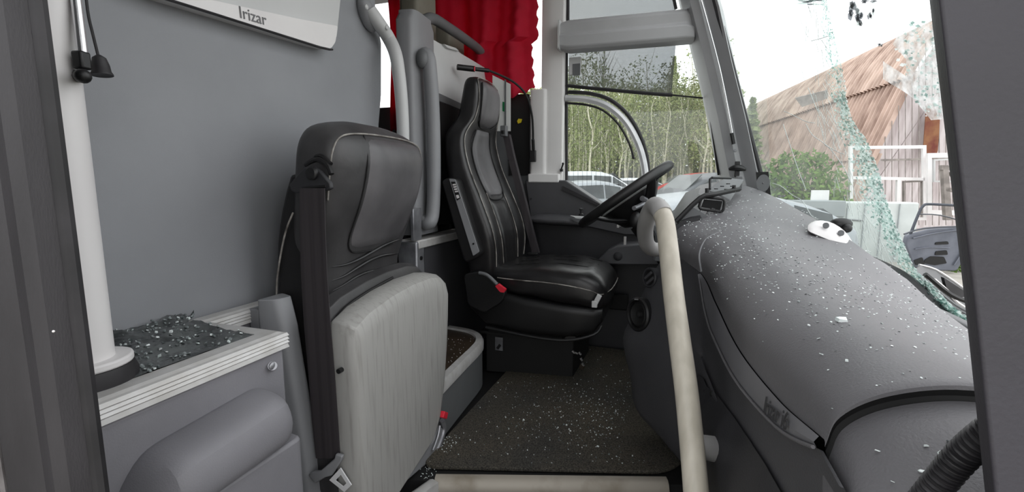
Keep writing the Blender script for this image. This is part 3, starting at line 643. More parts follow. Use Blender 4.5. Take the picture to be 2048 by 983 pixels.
# ------------------------------------------------------------------ driver seat
t = thing('suspension_seat', 'black leather driver seat with tall integrated headrest and pale piping', 'seat', (-.57, 2.06, 0))
YD = 1.93
DB = [(.42, -.665, -.80, .19, .01), (.50, -.648, -.81, .205, .03), (.62, -.645, -.83, .222, .045), (.75, -.692, -.868, .222, .042), (.90, -.762, -.895, .212, .036), (.99, -.788, -.905, .203, .03), (1.045, -.790, -.905, .185, .02), (1.085, -.775, -.885, .155, .012), (1.12, -.763, -.868, .138, .006), (1.20, -.757, -.852, .131, 0), (1.25, -.766, -.842, .122, 0), (1.272, -.780, -.834, .104, 0), (1.282, -.795, -.825, .07, 0)]
b = MB(); rings = []
for k in range(57):
    z = .42+.862*k/56; xf, xb, hw, ds = cr1(DB, z); rings.append(superring((xf+xb)/2, YD, (xf-xb)/2, hw, 4, 48, z, ds))
b.loft(rings); b.build('backrest', M['leather'], t, sub=1)
def dfx(yn, z, off=0):
    xf, xb, hw, ds = cr1(DB, z); a = (xf-xb)/2; c = (1-min(.9999, abs(yn))**4)**.25
    return Vector(((xf+xb)/2+(a-ds*(1-yn*yn))*c+off, YD+hw*yn, z))
b = MB(); insert(b, dfx, [(1.075, -.25, .25), (1.085, -.5, .5), (1.11, -.66, .66), (1.20, -.74, .74), (1.245, -.68, .68), (1.262, -.4, .4)], .012); b.build('headrest_pad', M['leather2'], t)
b = MB(); b.tube([dfx(yn, z, .003) for yn, z in [(-.68, 1.25), (-.76, 1.20), (-.70, 1.11), (-.52, 1.085), (-.25, 1.072), (.25, 1.072), (.52, 1.085), (.70, 1.11), (.76, 1.20), (.68, 1.25)]], .003, 6, 4); b.build('seam', M['seam'], t)
b = MB(); insert(b, dfx, [(.775, -.3, .3), (.80, -.46, .46), (.88, -.52, .52), (.98, -.5, .5), (1.05, -.46, .46), (1.068, -.40, .40)], .014); b.build('back_pad', M['leather2'], t)
b = MB(); b.tube([dfx(yn, z, .003) for yn, z in [(-.44, 1.06), (-.51, .98), (-.54, .88), (-.47, .80), (-.3, .770), (.3, .770), (.47, .80), (.54, .88), (.51, .98), (.44, 1.06)]], .003, 6, 4); b.build('seam', M['seam'], t)
b = MB(); insert(b, dfx, [(.47, -.40, .40), (.6, -.42, .42), (.70, -.44, .44), (.77, -.42, .42)], .012); b.build('lumbar_pad', M['leather'], t)
pr = [.50, .58, .66, .74, .82, .90, .98, 1.03, 1.07, 1.10, 1.15, 1.20, 1.245, 1.262]
b = MB(); b.tube([dfx(-.9, z, .003) for z in pr]+[dfx(-.5, 1.273, .003), dfx(.5, 1.273, .003)]+[dfx(.9, z, .003) for z in pr[::-1]], .0022, 6, 4); b.build('piping', M['pipe'], t)
for sg in (-1, 1):
    b = MB(); b.tube([dfx(sg*.47, z, .003) for z in (.50, .60, .68, .76, .80)], .002, 6, 4); b.build('lumbar_piping', M['pipe'], t)
# cushion
CS = [(-.70, .505, .40, .185), (-.62, .508, .385, .205), (-.50, .522, .37, .215), (-.38, .523, .355, .218), (-.29, .508, .345, .214), (-.245, .482, .345, .203), (-.222, .45, .36, .185), (-.213, .42, .38, .15)]
b = MB(); rings = []
for k in range(31):
    x = -.70+.487*k/30; zt, zl, hw = cr1(CS, x); m = (zt+zl)/2; h = (zt-zl)/2; rg = []
    for i in range(44):
        a = 2*math.pi*i/44; c, s_ = math.cos(a), math.sin(a); e = 3.6
        y = math.copysign(abs(c)**(2/e), c); z = math.copysign(abs(s_)**(2/e), s_)
        wr = .004*noise.noise(Vector((x*14, y*3+4, 2)))+.005*math.sin(x*34+y*2)*max(0, z)*(1-y*y)
        rg.append((x, YD+hw*y, m+h*z-.012*max(0, z)*(1-y*y)*(1 if x < -.3 else .4)+wr))
    rings.append(rg)
b.loft(rings); b.build('seat_cushion', M['leather'], t, sub=1)
def crim(x, s): zt, zl, hw = cr1(CS, x); return (x, YD+s*(hw+.001), zt-(zt-zl)*.42)
b = MB(); b.tube([crim(x, -1) for x in (-.66, -.56, -.46, -.36, -.28, -.24)]+[(-.214, YD-.12, .425), (-.208, YD, .43), (-.214, YD+.12, .425)], .0022, 6, 4); b.build('cushion_piping', M['pipe'], t)
b = MB()
for yo in (-.10, .0, .10): b.tube([(x, YD+yo, cr1(CS, x)[0]-.010*(1 if x < -.3 else .5)+.0005) for x in (-.62, -.52, -.42, -.34, -.28)], .0018, 6, 4)
b.build('cushion_seam', M['seam'], t)
# tray under the cushion
b = MB(); rings = []
for x, zt, zl, hw in ((-.80, .40, .30, .17), (-.72, .41, .255, .205), (-.55, .385, .235, .218), (-.38, .37, .235, .22), (-.27, .365, .26, .215), (-.235, .365, .31, .20)):
    rings.append(roundpoly([(x, YD-hw, zt), (x, YD+hw, zt), (x, YD+hw*.93, zl), (x, YD-hw*.93, zl)], .03, 4))
b.loft(rings); b.build('seat_tray', M['black'], t)
b = MB(); b.tube([(-.70, YD-.224, .255), (-.5, YD-.232, .238), (-.36, YD-.232, .24), (-.26, YD-.22, .27), (-.235, YD-.20, .30)], .006, 8, 4); b.build('tray_rim', M['black'], t)
# recliner cover + red release
b = MB(); b.prism(roundpoly([A(u, v, 'y', 1.70) for u, v in [(926, 548), (962, 541), (1000, 572), (1012, 584), (1004, 604), (968, 626), (935, 610)]], .02, 4), (0, .03, 0)); rcv = b.build('recliner_cover', M['black'], t, bevel=.006, seg=3)
b = MB(); b.tube([A(u, v, 'y', 1.695) for u, v in [(958, 545), (975, 550), (994, 568)]], .007, 8, 3); b.build('cover_edge', M['greydk'], rcv)
b = MB(); b.prism(roundpoly([A(u, v, 'y', 1.69) for u, v in [(993, 570), (999, 566), (1014, 577), (1011, 583), (1003, 582)]], .003, 2), (0, -.016, 0)); b.build('red_release', M['red'], rcv)
# armrest folded up against the backrest
b = MB(); ay = 1.665
b.prism(roundpoly([A(u, v, 'y', ay) for u, v in [(882, 362), (893, 355), (912, 357), (960, 505), (955, 515), (932, 525), (926, 518)]], .012, 3), (0, .055, 0)); ar = b.build('armrest', M['leatherdark'], t, bevel=.008, seg=3)
b = MB(); b.prism(roundpoly([A(u, v, 'y', ay-.001) for u, v in [(899, 357), (911, 358), (959, 503), (947, 511)]], .004, 2), (0, -.004, 0)); b.build('armrest_strip', M['greypl'], ar)
b = MB(); b.prism([A(u, v, 'y', ay-.0055) for u, v in [(902, 363), (910, 363), (921, 396), (914, 401)]], (0, -.001, 0)); b.build('strip_window', M['black'], ar)
b = MB()
for k in range(4): b.prism([A(u+k*1.5+1, v+k*4.5, 'y', ay-.007) for u, v in [(904, 368), (910, 367), (911, 370), (905, 371)]], (0, -.001, 0))
b.prism([A(u, v, 'y', ay-.007) for u, v in [(912, 390), (917, 389), (919, 395), (914, 397)]], (0, -.001, 0)); b.build('strip_mark', M['white'], ar)
b = MB(); b.lathe([(.004, 0), (.004, .002), (.0005, .002)], A(947, 487, 'y', ay-.005), (0, -1, 0), 10); b.build('screw', M['black'], ar)
# belt on far side
b = MB(); b.box(A(1008, 262, 'y', 2.13), (.03, .03, .05)); b.build('belt_guide', M['greydk'], t, bevel=.004)
b = MB(); b.box(A(1006, 264, 'y', 2.11), (.012, .02, .014)); b.build('belt_slot', M['seam'], t)
b = MB(); rows = []
for u, v in ((1013, 268), (1022, 310), (1035, 360), (1048, 410), (1060, 460), (1072, 506)):
    p = A(u, v, 'y', 2.15); rows.append([p+Vector((-.02, .0, 0)), p+Vector((.012, .0, 0)), p+Vector((.012, .03, 0)), p+Vector((-.02, .03, 0))])
b.loft(rows); b.build('belt_webbing', M['belt'], t)
b = MB(); b.box(A(1066, 507, 'y', 2.10), (.05, .02, .012)); b.build('buckle', M['black'], t, bevel=.003)
# side clip light grey
b = MB(); b.box(A(1194, 600, 'y', 1.70), (.018, .014, .046), Matrix.Rotation(R(25), 3, 'Y')); b.box(A(1189, 608, 'y', 1.697), (.02, .012, .024)); b.build('adjuster_lever', M['panelgrey'], t, bevel=.002)
# bellows and pedestal
b = MB(); rings = []
for k in range(7): rings.append(roundpoly([(-.74+.01*(k % 2), 1.80+.01*(k % 2), .20+.012*k), (-.40, 1.80+.01*(k % 2), .20+.012*k), (-.40, 2.2, .20+.012*k), (-.74, 2.2, .20+.012*k)], .02, 2))
b.loft(rings); b.build('bellows', M['blackmatt'], t)
P0, P1 = A(972, 742, 'z', .004), A(1146, 756, 'z', .004)
zt = .185
b = MB(); b.loft([[(P0.x, P0.y, z), (P1.x, P1.y, z), (P1.x+.01, P1.y+.34, z), (P0.x, P0.y+.36, z)] for z in (.004, zt)]); pb = b.build('pedestal', M['blackmatt'], t, bevel=.004)
b = MB(); b.loft([[(P0.x-.02, P0.y-.02, z), (P1.x+.01, P1.y-.015, z), (P1.x+.02, P1.y+.34, z), (P0.x-.02, P0.y+.36, z)] for z in (zt, zt+.012)]); b.build('pedestal_lip', M['black'], t)
b = MB(); c = A(998, 687, 'y', P0.y-.003); b.box(c, (.036, .004, .06)); pl_ = b.build('metal_plate', M['steel'], t, bevel=.001)
b = MB(); b.box(c+Vector((0, -.003, -.012)), (.012, .003, .024), Matrix.Rotation(.6, 3, 'Y')); b.build('plate_latch', M['black'], pl_)
b = MB()
for u, v in ((1147, 703), (1153, 705), (1160, 706), (1163, 718), (1166, 728)): b.box(A(u, v, 'y', P1.y-.005), (.014, .008, .007), Matrix.Rotation(random.random(), 3, 'Y'))
b.build('metal_linkage', M['chrome'], t)
b = MB(); b.box(A(1164, 732, 'y', P1.y), (.022, .016, .022), Matrix.Rotation(.4, 3, 'Y')); b.build('brass_fitting', M['brown'], t, bevel=.003)

# ------------------------------------------------------------------ gooseneck microphone
t = thing('microphone', 'black gooseneck microphone arching over the driver seat headrest', 'microphone', A(1065, 320, 'y', 2.28))
mpx = [(975, 140, 2.02), (1000, 150, 2.07), (1030, 166, 2.13), (1052, 190, 2.18), (1063, 225, 2.22), (1066, 260, 2.25), (1066, 300, 2.28)]
b = MB(); b.tube([A(u, v, 'y', y) for u, v, y in mpx], .0052, 8, 5); b.build('neck', M['black'], t)
b = MB(); b.tube([A(914, 134, 'y', 1.93), A(950, 138, 'y', 1.98)], .0125, 14); b.tube([A(950, 138, 'y', 1.98), A(978, 141, 'y', 2.02)], .009, 12); b.build('capsule', M['black'], t, bevel=.002)
b = MB(); b.tube([A(949, 133, 'y', 1.965), A(949, 142, 'y', 1.965)], .003, 6); b.build('switch', M['red'], t)
b = MB(); b.tube([A(1066, 278, 'y', 2.26), A(1067, 300, 'y', 2.28)], .008, 10); b.box(A(1066, 312, 'y', 2.29), (.03, .02, .058)); b.build('base_socket', M['black'], t, bevel=.003)
# ------------------------------------------------------------------ dashboard
t = thing('dashboard', 'large moulded grey dashboard with rounded hood strewn with glass chips', 'dashboard', (.2, 1.1, -.3))
# rows: y, then (x,z) of  M seam, a, b, c crest, S horizon, W windscreen base
HD = [(.50, .150, .592, .160, .624, .194, .650, .248, .665, .308, .658, .41, .60),
      (.64, .140, .566, .150, .615, .190, .652, .25, .664, .345, .640, .46, .57),
      (.82, .116, .566, .124, .615, .168, .655, .25, .668, .400, .622, .50, .56),
      (1.05, .098, .585, .105, .632, .148, .670, .25, .682, .448, .614, .54, .56),
      (1.25, .080, .608, .086, .655, .13, .692, .24, .704, .466, .640, .55, .58),
      (1.40, .035, .622, .042, .668, .09, .708, .21, .722, .44, .680, .54, .62),
      (1.55, .0, .63, .008, .680, .055, .718, .19, .740, .415, .722, .50, .66),
      (1.75, .0, .63, .015, .70, .06, .748, .18, .782, .372, .762, .46, .71),
      (2.0, .03, .64, .03, .72, .07, .79, .16, .825, .295, .822, .40, .77),
      (2.18, .06, .65, .06, .74, .09, .82, .15, .845, .235, .848, .33, .80)]
def hood(y, s):
    r = cr1(HD, y); P = [(i/5.0, r[2*i], r[2*i+1]) for i in range(6)]
    x, z = cr1(P, s); return Vector((x, y, z))
b = MB(); NY, NS = 70, 34
YH = [.50+(1.36-.50)*i/NY for i in range(NY+1)]
G = [[hood(y, j/NS) for j in range(NS+1)] for y in YH]
lip = [[p+Vector((0, -.003, -.002)) for p in G[0]], [p+Vector((0, -.003, -.006)) for p in G[0]]]
# crease step at the far end of the hood
last = [p+Vector((0, .004, -.006)) for p in G[-1]]
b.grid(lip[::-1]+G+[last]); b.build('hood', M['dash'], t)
b = MB(); YB = [1.35+(2.18-1.35)*i/40 for i in range(41)]
b.grid([[hood(y, j/NS)+Vector((0, 0, -.006)) for j in range(NS+1)] for y in YB]); b.build('driver_side_top', M['dash'], t)
# highlight on the hood crease, painted as a paler tapering tube
b = MB(); b.tube([hood(1.255+.10*min(1, s*2.2), s)+Vector((-.001, 0, .0005)) for s in (.02, .08, .14, .2, .28, .36, .46)], lambda q: .0035*(1-.7*q), 8, 4); b.build('crease_highlight', M['greypl'], t)
# black gap beneath the near lip
b = MB(); b.grid([[p+Vector((.001, -.002, -.005)) for p in G[0]], [p+Vector((.003, .004, -.014)) for p in G[0]], [p+Vector((.008, .002, -.030)) for p in G[0]]]); b.build('hood_gap', M['blackmatt'], t)
b = MB(); rr_ = []
for k in range(20):
    y = .507+(1.33-.507)*k/19; h_ = [hood(y, s) for s in (0, .2, .4, .6, .8, 1)]; rr_.append([Vector((h_[0].x+.025, y, -.3))]+[p+Vector((.012 if i == 0 else 0, 0, -.028)) for i, p in enumerate(h_)]+[Vector((h_[-1].x, y, -.3))])
b.loft(rr_); b.build('light_leak_filler', M['blackmatt'], t)  # added black filler inside the dash, blocks outside light leaking through gaps
# lettered strip between seam and lower body
def mseam(y): r = cr1(HD, y); return Vector((r[0], y, r[1]))
def nseam(y):
    w = cr1([(.50, .010), (.56, .022), (.7, .038), (.9, .055), (1.1, .066), (1.2, .05), (1.262, .002)], y)[0]
    return mseam(y)+Vector((-.004, 0, -w))
ys = [.505+(1.262-.505)*i/50 for i in range(51)]
b = MB(); b.grid([[mseam(y)+Vector((-.003, 0, .001)), mseam(y).lerp(nseam(y), .5)+Vector((-.005, 0, 0)), nseam(y)] for y in ys]); st = b.build('lettered_strip', M['strip'], t)
b = MB(); b.tube([nseam(y)+Vector((-.003, 0, 0)) for y in ys[::2]], .0022, 6, 1); b.build('strip_edge', M['dash'], st)
pa_, pb_ = mseam(.665).lerp(nseam(.665), .80), mseam(.56).lerp(nseam(.56), .80)
text('lettering', 'Irizar i6', pa_+Vector((-.007, 0, 0)), pb_+Vector((-.007, 0, 0)), mseam(.6)-nseam(.6), .030, M['letterdk'], st)
# rear face / lower body
def low(y):
    n = nseam(y) if y < 1.262 else mseam(y)
    r = cr1([(.40, .0, -.004, .01, .03), (.8, .0, -.012, -.0, .05), (1.05, -.002, -.012, -.005, .05), (1.25, -.008, -.030, -.02, .02), (1.40, -.035, -.085, -.055, .0), (1.52, -.068, -.138, -.092, .01), (1.60, -.06, -.12, -.08, .02)], y)
    z0 = cr1([(1.2, -.32), (1.32, .0), (1.7, .0)], y)[0]
    return [n, n+Vector((r[0]*.3+.006, 0, -.012)), Vector((n.x+r[0]+.004, y, n.z-.10)), Vector((n.x+r[0]*.5+r[1]*.5, y, .42)), Vector((n.x+r[1], y, .33)), Vector((n.x+r[2]*.6+r[1]*.4, y, .20)), Vector((n.x+r[2]+.01, y, .08)), Vector((n.x+r[3]+.03, y, z0*.5+.01)), Vector((n.x+r[3]+.05, y, z0))]
yl = [.44+(1.53-.44)*i/56 for i in range(57)]
def lowrow(y): P = [(i/8.0, p.x, p.z) for i, p in enumerate(low(y))]; return [Vector((cr1(P, j/32)[0], y, cr1(P, j/32)[1])) for j in range(33)]
b = MB(); rws = [lowrow(y) for y in yl]
end = [[p+Vector((.012, .006, 0)) for p in rws[-1]], [p+Vector((.12, .012, 0)) for p in rws[-1]], [p+Vector((.45, .02, 0)) for p in rws[-1]]]
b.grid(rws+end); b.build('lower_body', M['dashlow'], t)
# raised lower screw panel
def lowpt(y, z):
    rr = lowrow(y)
    for p, q in zip(rr, rr[1:]):
        if q.z <= z <= p.z: return p.lerp(q, (p.z-z)/max(1e-6, p.z-q.z))
    return rr[-1]
def lowat(u, v):
    """point of the lower body seen through (u,v)"""
    q = ray(u, v); best = None
    for k in range(400):
        tt = .35+1.4*k/400; p = CO+q*tt
        if p.y < .4 or p.y > 1.53: continue
        d = p.x-lowpt(p.y, p.z).x
        if d >= 0: return p
    return CO+q*.9
b = MB(); G2 = []
top = [(1392, 748), (1412, 757), (1440, 790), (1480, 842), (1530, 915), (1575, 990), (1600, 1040)]
for (u, v) in spline([(a, c, 0) for a, c in top], 5)[::1] and [(p.x, p.y) for p in spline([(a, c, 0) for a, c in top], 5)]:
    p = lowat(u, v); row = []
    for j in range(10):
        z = p.z-.34*j/9; q = lowpt(p.y, max(-.3, z)); row.append(Vector((q.x-.014*(min(1, .35+j*.65)), p.y, z)))
    G2.append(row)
b.grid(G2); spn = b.build('screw_panel', M['dashdark'], t)
for u, v in ((1428, 787), (1450, 835), (1505, 930), (1416, 783)):
    p = lowat(u, v)
    b = MB(); b.lathe([(.0065, 0), (.0065, .006), (.004, .008), (.0005, .008)], p, (-1, -.5, .1), 10); b.build('screw', M['black'], spn)
# end cap below the gap
b = MB(); rings = []
for y, dz, dx, sc in ((.502, -.018, .006, 1), (.46, -.024, .004, 1.0), (.42, -.050, -.0, 1.0), (.36, -.085, -.003, 1.0), (.29, -.15, -.003, 1.0), (.2, -.26, 0, 1.0)):
    rg = [Vector((p.x+dx+(.06 if j == NS else 0), y, p.z+dz-.0*j)) for j, p in enumerate(G[0])]
    q0 = rg[0]; rg = [Vector((q0.x+.03, y, -.3)), Vector((q0.x+.004, y, .3)), Vector((q0.x-.003, y, q0.z-.08)), Vector((q0.x-.004, y, q0.z-.02))]+rg
    rings.append(rg)
b.grid(rings); b.build('end_cap', M['dash'], t); CAP = rings
# speaker, vent
fn = Vector((-.75, -.66, .12)).normalized()
c = lowat(1283, 628)
b = MB(); b.lathe([(.053, -.03), (.053, -.006), (.054, .004), (.050, .009), (.044, .008), (.041, .0), (.041, -.004)], c+fn*.012, fn, 36, False); spk = b.build('speaker', M['black'], t)
b = MB(); b.lathe([(.041, -.002), (.034, .004), (.030, .0), (.012, -.006), (.010, .002), (.0005, .005)], c+fn*.012, fn, 32, False); b.build('speaker_cone', M['blackmatt'], spk)
b = MB(); b.box(c+fn*.022+Vector((0, 0, .048)), (.012, .004, .003)); b.build('speaker_mark', M['letter'], spk)
c = lowat(1306, 555)
b = MB(); b.lathe([(.032, -.03), (.032, .005), (.029, .008), (.025, .007), (.024, .0)], c+fn*.010, fn, 32, False); vt = b.build('air_vent', M['dashdark'], t)
b = MB(); b.lathe([(.024, .0), (.0005, .001)], c+fn*.010, fn, 24, False); b.build('vent_hole', M['seam'], vt)
u1 = fn.cross(Vector((0, 0, 1))).normalized(); u2 = u1.cross(fn)
rot = Matrix((u1, u2, fn)).transposed() @ Matrix.Rotation(R(-42), 3, 'Z')
for o_ in (-.011, .008):
    b = MB(); b.box(c+fn*.014+rot @ Vector((0, o_, 0)), (.040, .009, .008), rot); b.build('vent_vane', M['dashlow'], vt, bevel=.002)
b = MB(); c = lowat(1339, 600); b.box(c, (.02, .014, .03)); b.build('latch', M['black'], t, bevel=.003)
# instrument binnacle facing the driver
b = MB()
rows = []
for y in (1.57, 1.7, 1.9, 2.1):
    r = cr1(HD, y); rows.append([(r[2]-.03, y, .56), (r[2]-.035, y, r[3]-.01), (r[4]-.03, y, r[5]-.008), (r[4], y, r[5]+.006), (r[4]+.03, y, r[5]+.012), (.2, y, .6), (.2, y, .5)])
b.loft(rows); bn = b.build('instrument_binnacle', M['dashdark'], t)
b = MB(); qs = [A(u, v, 'y', 1.60) for u, v in [(1360, 440), (1386, 414), (1416, 432), (1408, 441)]]; b.prism(qs, (0, .004, 0)); b.build('display', M['greydk'], bn, smooth=False)
qs = [A(1352, 443, 'y', 1.585), A(1400, 396, 'y', 1.60), A(1430, 388, 'y', 1.62), A(1478, 378, 'y', 1.70)]
b = MB(); b.tube(qs, .008, 8, 3); b.build('binnacle_rim', M['black'], bn)

# ------------------------------------------------------------------ driver side console
t = thing('side_console', 'dark grey driver side console with armrest ledge below the window', 'console', (-.35, 2.3, 0))
ct = A(1075, 358, 'y', 2.33).z
q = lambda u, v, y=2.31: A(u, v, 'y', y)
b = MB(); f3 = [q(1050, 360), q(1130, 360), q(1212, 414), q(1290, 428), q(1330, 470), q(1250, 470), q(1150, 448), q(1060, 432)]
b.prism(f3, (0, .12, 0)); b.build('sill_panel', M['dashlow'], t, bevel=.006)
b = MB(); b.prism([q(1125, 372, 2.30), q(1214, 414, 2.30), q(1214, 420, 2.30), q(1125, 380, 2.30)], (0, .10, 0)); b.build('sill_seal', M['rubber'], t)
b = MB(); rows = []
for u, v0, v1 in ((1052, 428, 446), (1090, 426, 448), (1130, 428, 451), (1155, 434, 452), (1168, 442, 452)):
    a0, a1 = q(u, v0, 2.24), q(u, v1, 2.20); rows.append([a0+Vector((0, .12, 0)), a0, a0.lerp(a1, .5)+Vector((0, -.03, 0)), a1+Vector((0, -.01, 0)), a1+Vector((0, .14, -.02))])
b.loft(rows); b.build('armrest_ledge', M['dashlow'], t, sub=1)
b = MB(); b.prism([q(1060, 440, 2.33), q(1330, 440, 2.33), q(1330, 700, 2.33), q(1000, 700, 2.33)], (0, .05, 0)); b.build('lower_wall', M['dashdark'], t, smooth=False)
b = MB(); rows = []
for u, v0, v1 in ((1196, 518, 528), (1215, 500, 528), (1235, 492, 529), (1280, 488, 530), (1330, 486, 530)):
    a0, a1 = q(u, v0, 2.16), q(u, v1, 2.14); rows.append([a0+Vector((0, .18, .0)), a0, a1, a1+Vector((0, .18, 0))])
b.loft(rows); pd = b.build('pod', M['dashlow'], t, bevel=.006)
b = MB(); b.lathe([(.020, 0), (.020, .006), (.017, .008), (.0005, .009)], q(1236, 512, 2.15), (0, -1, .1), 20); b.build('round_cover', M['dashdark'], pd)
b = MB(); b.box(q(1237, 603, 2.29), (.09, .02, .08)); b.build('pocket', M['blackmatt'], t, bevel=.006)
b = MB(); b.lathe([(.012, 0), (.012, .006), (.006, .01), (.006, .022), (.010, .026), (.010, .032), (.0005, .034)], q(1162, 430, 2.18), (0, 0, 1), 14); b.build('joystick', M['black'], t)
b = MB(); rot = Matrix.Rotation(R(8), 3, 'Z')
b.prism([q(1140, 432, 2.22), q(1195, 436, 2.2), q(1190, 441, 2.17), q(1150, 436, 2.17)], (0, 0, .004)); b.build('switch_plate', M['panelgrey'], t, smooth=False)
for k in range(6):
    b = MB(); b.box(q(1236+k*5, 452-k*2.4, 2.05), (.009, .012, .012)); b.build('switch', M['white'], t, bevel=.001)
b = MB(); b.box(q(1062, 397, 2.305), (.006, .006, .006)); b.build('screw', M['black'], t)

# ------------------------------------------------------------------ steering wheel and column
w0, w1 = A(1338, 330, 'y', 1.84), A(1168, 446, 'y', 1.84)
wc = (w0+w1)/2; dx = (w0-w1).normalized(); wn_ = Vector((0, -1, 0)).cross(dx).normalized()
if wn_.z < 0: wn_ = -wn_
vd_ = (wc-CO).normalized(); wn_ = (wn_-vd_*(wn_.dot(vd_)-.03)).normalized(); wd = wn_.cross(dx)
rw = (w0-w1).length/2
t = thing('steering_wheel', 'black steering wheel seen edge-on in front of the driver seat', 'steering wheel', wc)
b = MB(); b.tube([wc+dx*math.cos(a)*rw+wd*math.sin(a)*rw for a in [2*math.pi*k/56 for k in range(56)]], .0175, 14, 0, True); b.build('rim', M['black'], t)
b = MB(); hc = wc-wn_*.085; b.lathe([(.03, -.04), (.07, -.02), (.10, .03), (.125, .062), (.11, .07), (.02, .072)], hc, wn_, 28); b.build('hub', M['black'], t)
for a in (50, 130, 230, 310):
    b = MB(); p = wc+dx*math.cos(R(a))*rw+wd*math.sin(R(a))*rw; r0 = hc+(p-wc)*.3
    b.tube([r0, r0.lerp(p, .55)-wn_*.012, p-wn_*.004], lambda s: .022-.008*s, 10, 4, flat=.5); b.build('spoke', M['black'], t)
b = MB(); b.tube([w0+(w0-w1)*-.06, w0], .0180, 14); b.build('grip_patch', M['greydk'], t)
t = thing('steering_column', 'dark steering column with stalk below the steering wheel', 'column', (.0, 1.84, .5))
b = MB(); b.tube([hc-wn_*.03, hc-wn_*.10+Vector((.02, 0, -.01)), Vector((.02, 1.84, .56)), Vector((.06, 1.86, .40))], lambda s: .055+.02*s, 18, 4); b.build('shroud', M['blackmatt'], t)
b = MB(); b.tube([A(1290, 405, 'y', 1.74), A(1278, 412, 'y', 1.70), A(1268, 416, 'y', 1.66)], .008, 8, 3); b.tube([A(1284, 396, 'y', 1.72), A(1292, 400, 'y', 1.74)], .010, 8); b.build('stalk', M['steel'], t)
b = MB(); b.ball(A(1272, 440, 'y', 1.70), .022, (1, 1, 1.4)); b.build('ignition_lock', M['black'], t)
b = MB(); b.box(A(1250, 481, 'y', 1.95), (.010, .006, .034)); b.build('key_tag', M['white'], t, bevel=.001)
b = MB(); b.tube([A(1302, 440, 'y', 1.6), A(1322, 470, 'y', 1.6), A(1318, 520, 'y', 1.6)], .02, 10, 3); b.build('boot', M['greydk'], t)

# ------------------------------------------------------------------ device bracket on the dash
t = thing('device_bracket', 'black perforated phone and tablet bracket standing on the dashboard by the window pillar', 'bracket', A(1440, 400, 'y', 1.75))
k_ = lambda u, v, y=1.72: A(u, v, 'y', y)
b = MB(); b.prism([k_(1415, 382, 1.66), k_(1452, 358, 1.78), k_(1487, 362, 1.84), k_(1460, 402, 1.68)], (0, 0, .006)); bp = b.build('plate', M['greydk'], t, bevel=.001)
for u, v in ((1432, 381), (1444, 376), (1456, 371), (1440, 388), (1452, 382), (1464, 376)):
    b = MB(); b.box(k_(u, v, 1.665)+Vector((0, 0, .006)), (.010, .006, .003), Matrix.Rotation(.5, 3, 'Z')); b.build('slot', M['seam'], bp)
fr = roundpoly([k_(1403, 394, 1.62), k_(1450, 398, 1.62), k_(1446, 424, 1.62), k_(1397, 417, 1.62)], .012, 4)
b = MB(); b.tube(fr, .0042, 8, 0, True); b.build('clamp_ring', M['black'], t)
b = MB(); b.tube([k_(1420, 378, 1.66), k_(1420, 358, 1.68), k_(1424, 355, 1.68), k_(1462, 356, 1.74)], .004, 8); b.build('upper_arm', M['black'], t)
b = MB(); b.tube([k_(1414, 388, 1.65), k_(1414, 376, 1.65)], .006, 10); b.tube([k_(1468, 384, 1.68), k_(1468, 370, 1.68)], .006, 10); b.build('knob', M['black'], t)
b = MB(); b.tube([k_(1425, 418, 1.63), k_(1440, 428, 1.66), k_(1462, 410, 1.72)], .005, 8); b.tube([k_(1408, 432, 1.64), k_(1425, 412, 1.64), k_(1430, 402, 1.64)], .003, 8); b.build('wire_leg', M['chrome'], t)
b = MB(); b.prism([k_(1408, 398, 1.635), k_(1445, 402, 1.635), k_(1440, 420, 1.635), k_(1402, 414, 1.635)], (0, .004, 0)); b.build('holder_face', M['blackmatt'], t)
b = MB(); b.box(k_(1478, 366, 1.86), (.02, .02, .05)); b.build('side_lug', M['greydk'], t, bevel=.002)
t = thing('pillar_bracket', 'small black cross-shaped bracket screwed to the grey front pillar', 'bracket', A(1474, 340, 'y', 2.21))
b = MB(); b.box(A(1474, 338, 'y', 2.20), (.020, .02, .065)); b.build('upright', M['black'], t, bevel=.003)
b = MB(); b.tube([A(1458, 338, 'y', 2.19), A(1475, 335, 'y', 2.18), A(1491, 339, 'y', 2.19)], lambda s: .006+.008*math.sin(math.pi*s), 8, 3); b.build('crossbar', M['black'], t)
# pillar rod
t = thing('blind_rod', 'slim bright rod with black end fixed along the leaning front pillar', 'rod', A(1462, 280, 'y', 2.2))
b = MB(); b.tube([A(u, v, 'y', 2.215) for u, v in [(1396, -20), (1408, 20), (1440, 140), (1462, 252), (1464, 270)]], .004, 8, 3); b.build('rod', M['chrome'], t)
b = MB(); b.tube([A(1463, 266, 'y', 2.21), A(1467, 288, 'y', 2.21)], .008, 10); b.build('end', M['black'], t)
b = MB(); b.lathe([(.007, 0), (.006, .004), (.001, .005)], A(1470, 301, 'y', 2.205), (-.2, -1, 0), 12); b.build('pillar_screw', M['greypl'], t)
# parking disc
t = thing('parking_disc', 'black square parking disc with grey dial leaning at the windscreen corner', 'disc', A(1527, 400, 'y', 2.05))
dn = lambda u, v, y=2.02: A(u, v, 'y', y)
b = MB(); b.prism([dn(1512, 344), dn(1537, 343), dn(1543, 403), dn(1516, 385)], (0, .006, 0)); b.build('board', M['blackmatt'], t, smooth=False)
cc = dn(1526, 366, 2.018); b = MB(); b.loft([[cc+Vector((.023*math.cos(a), dy, .033*math.sin(a))) for a in [2*math.pi*k/28 for k in range(28)]] for dy in (0, -.003)]); b.build('dial', M['greydk'], t)
b = MB()
for k in range(12):
    a = 2*math.pi*k/12; p = cc+Vector((.018*math.cos(a), -.004, .026*math.sin(a))); b.box(p, (.002, .001, .002))
b.ball(cc+Vector((0, -.004, 0)), .003); b.build('dial_mark', M['letter'], t)

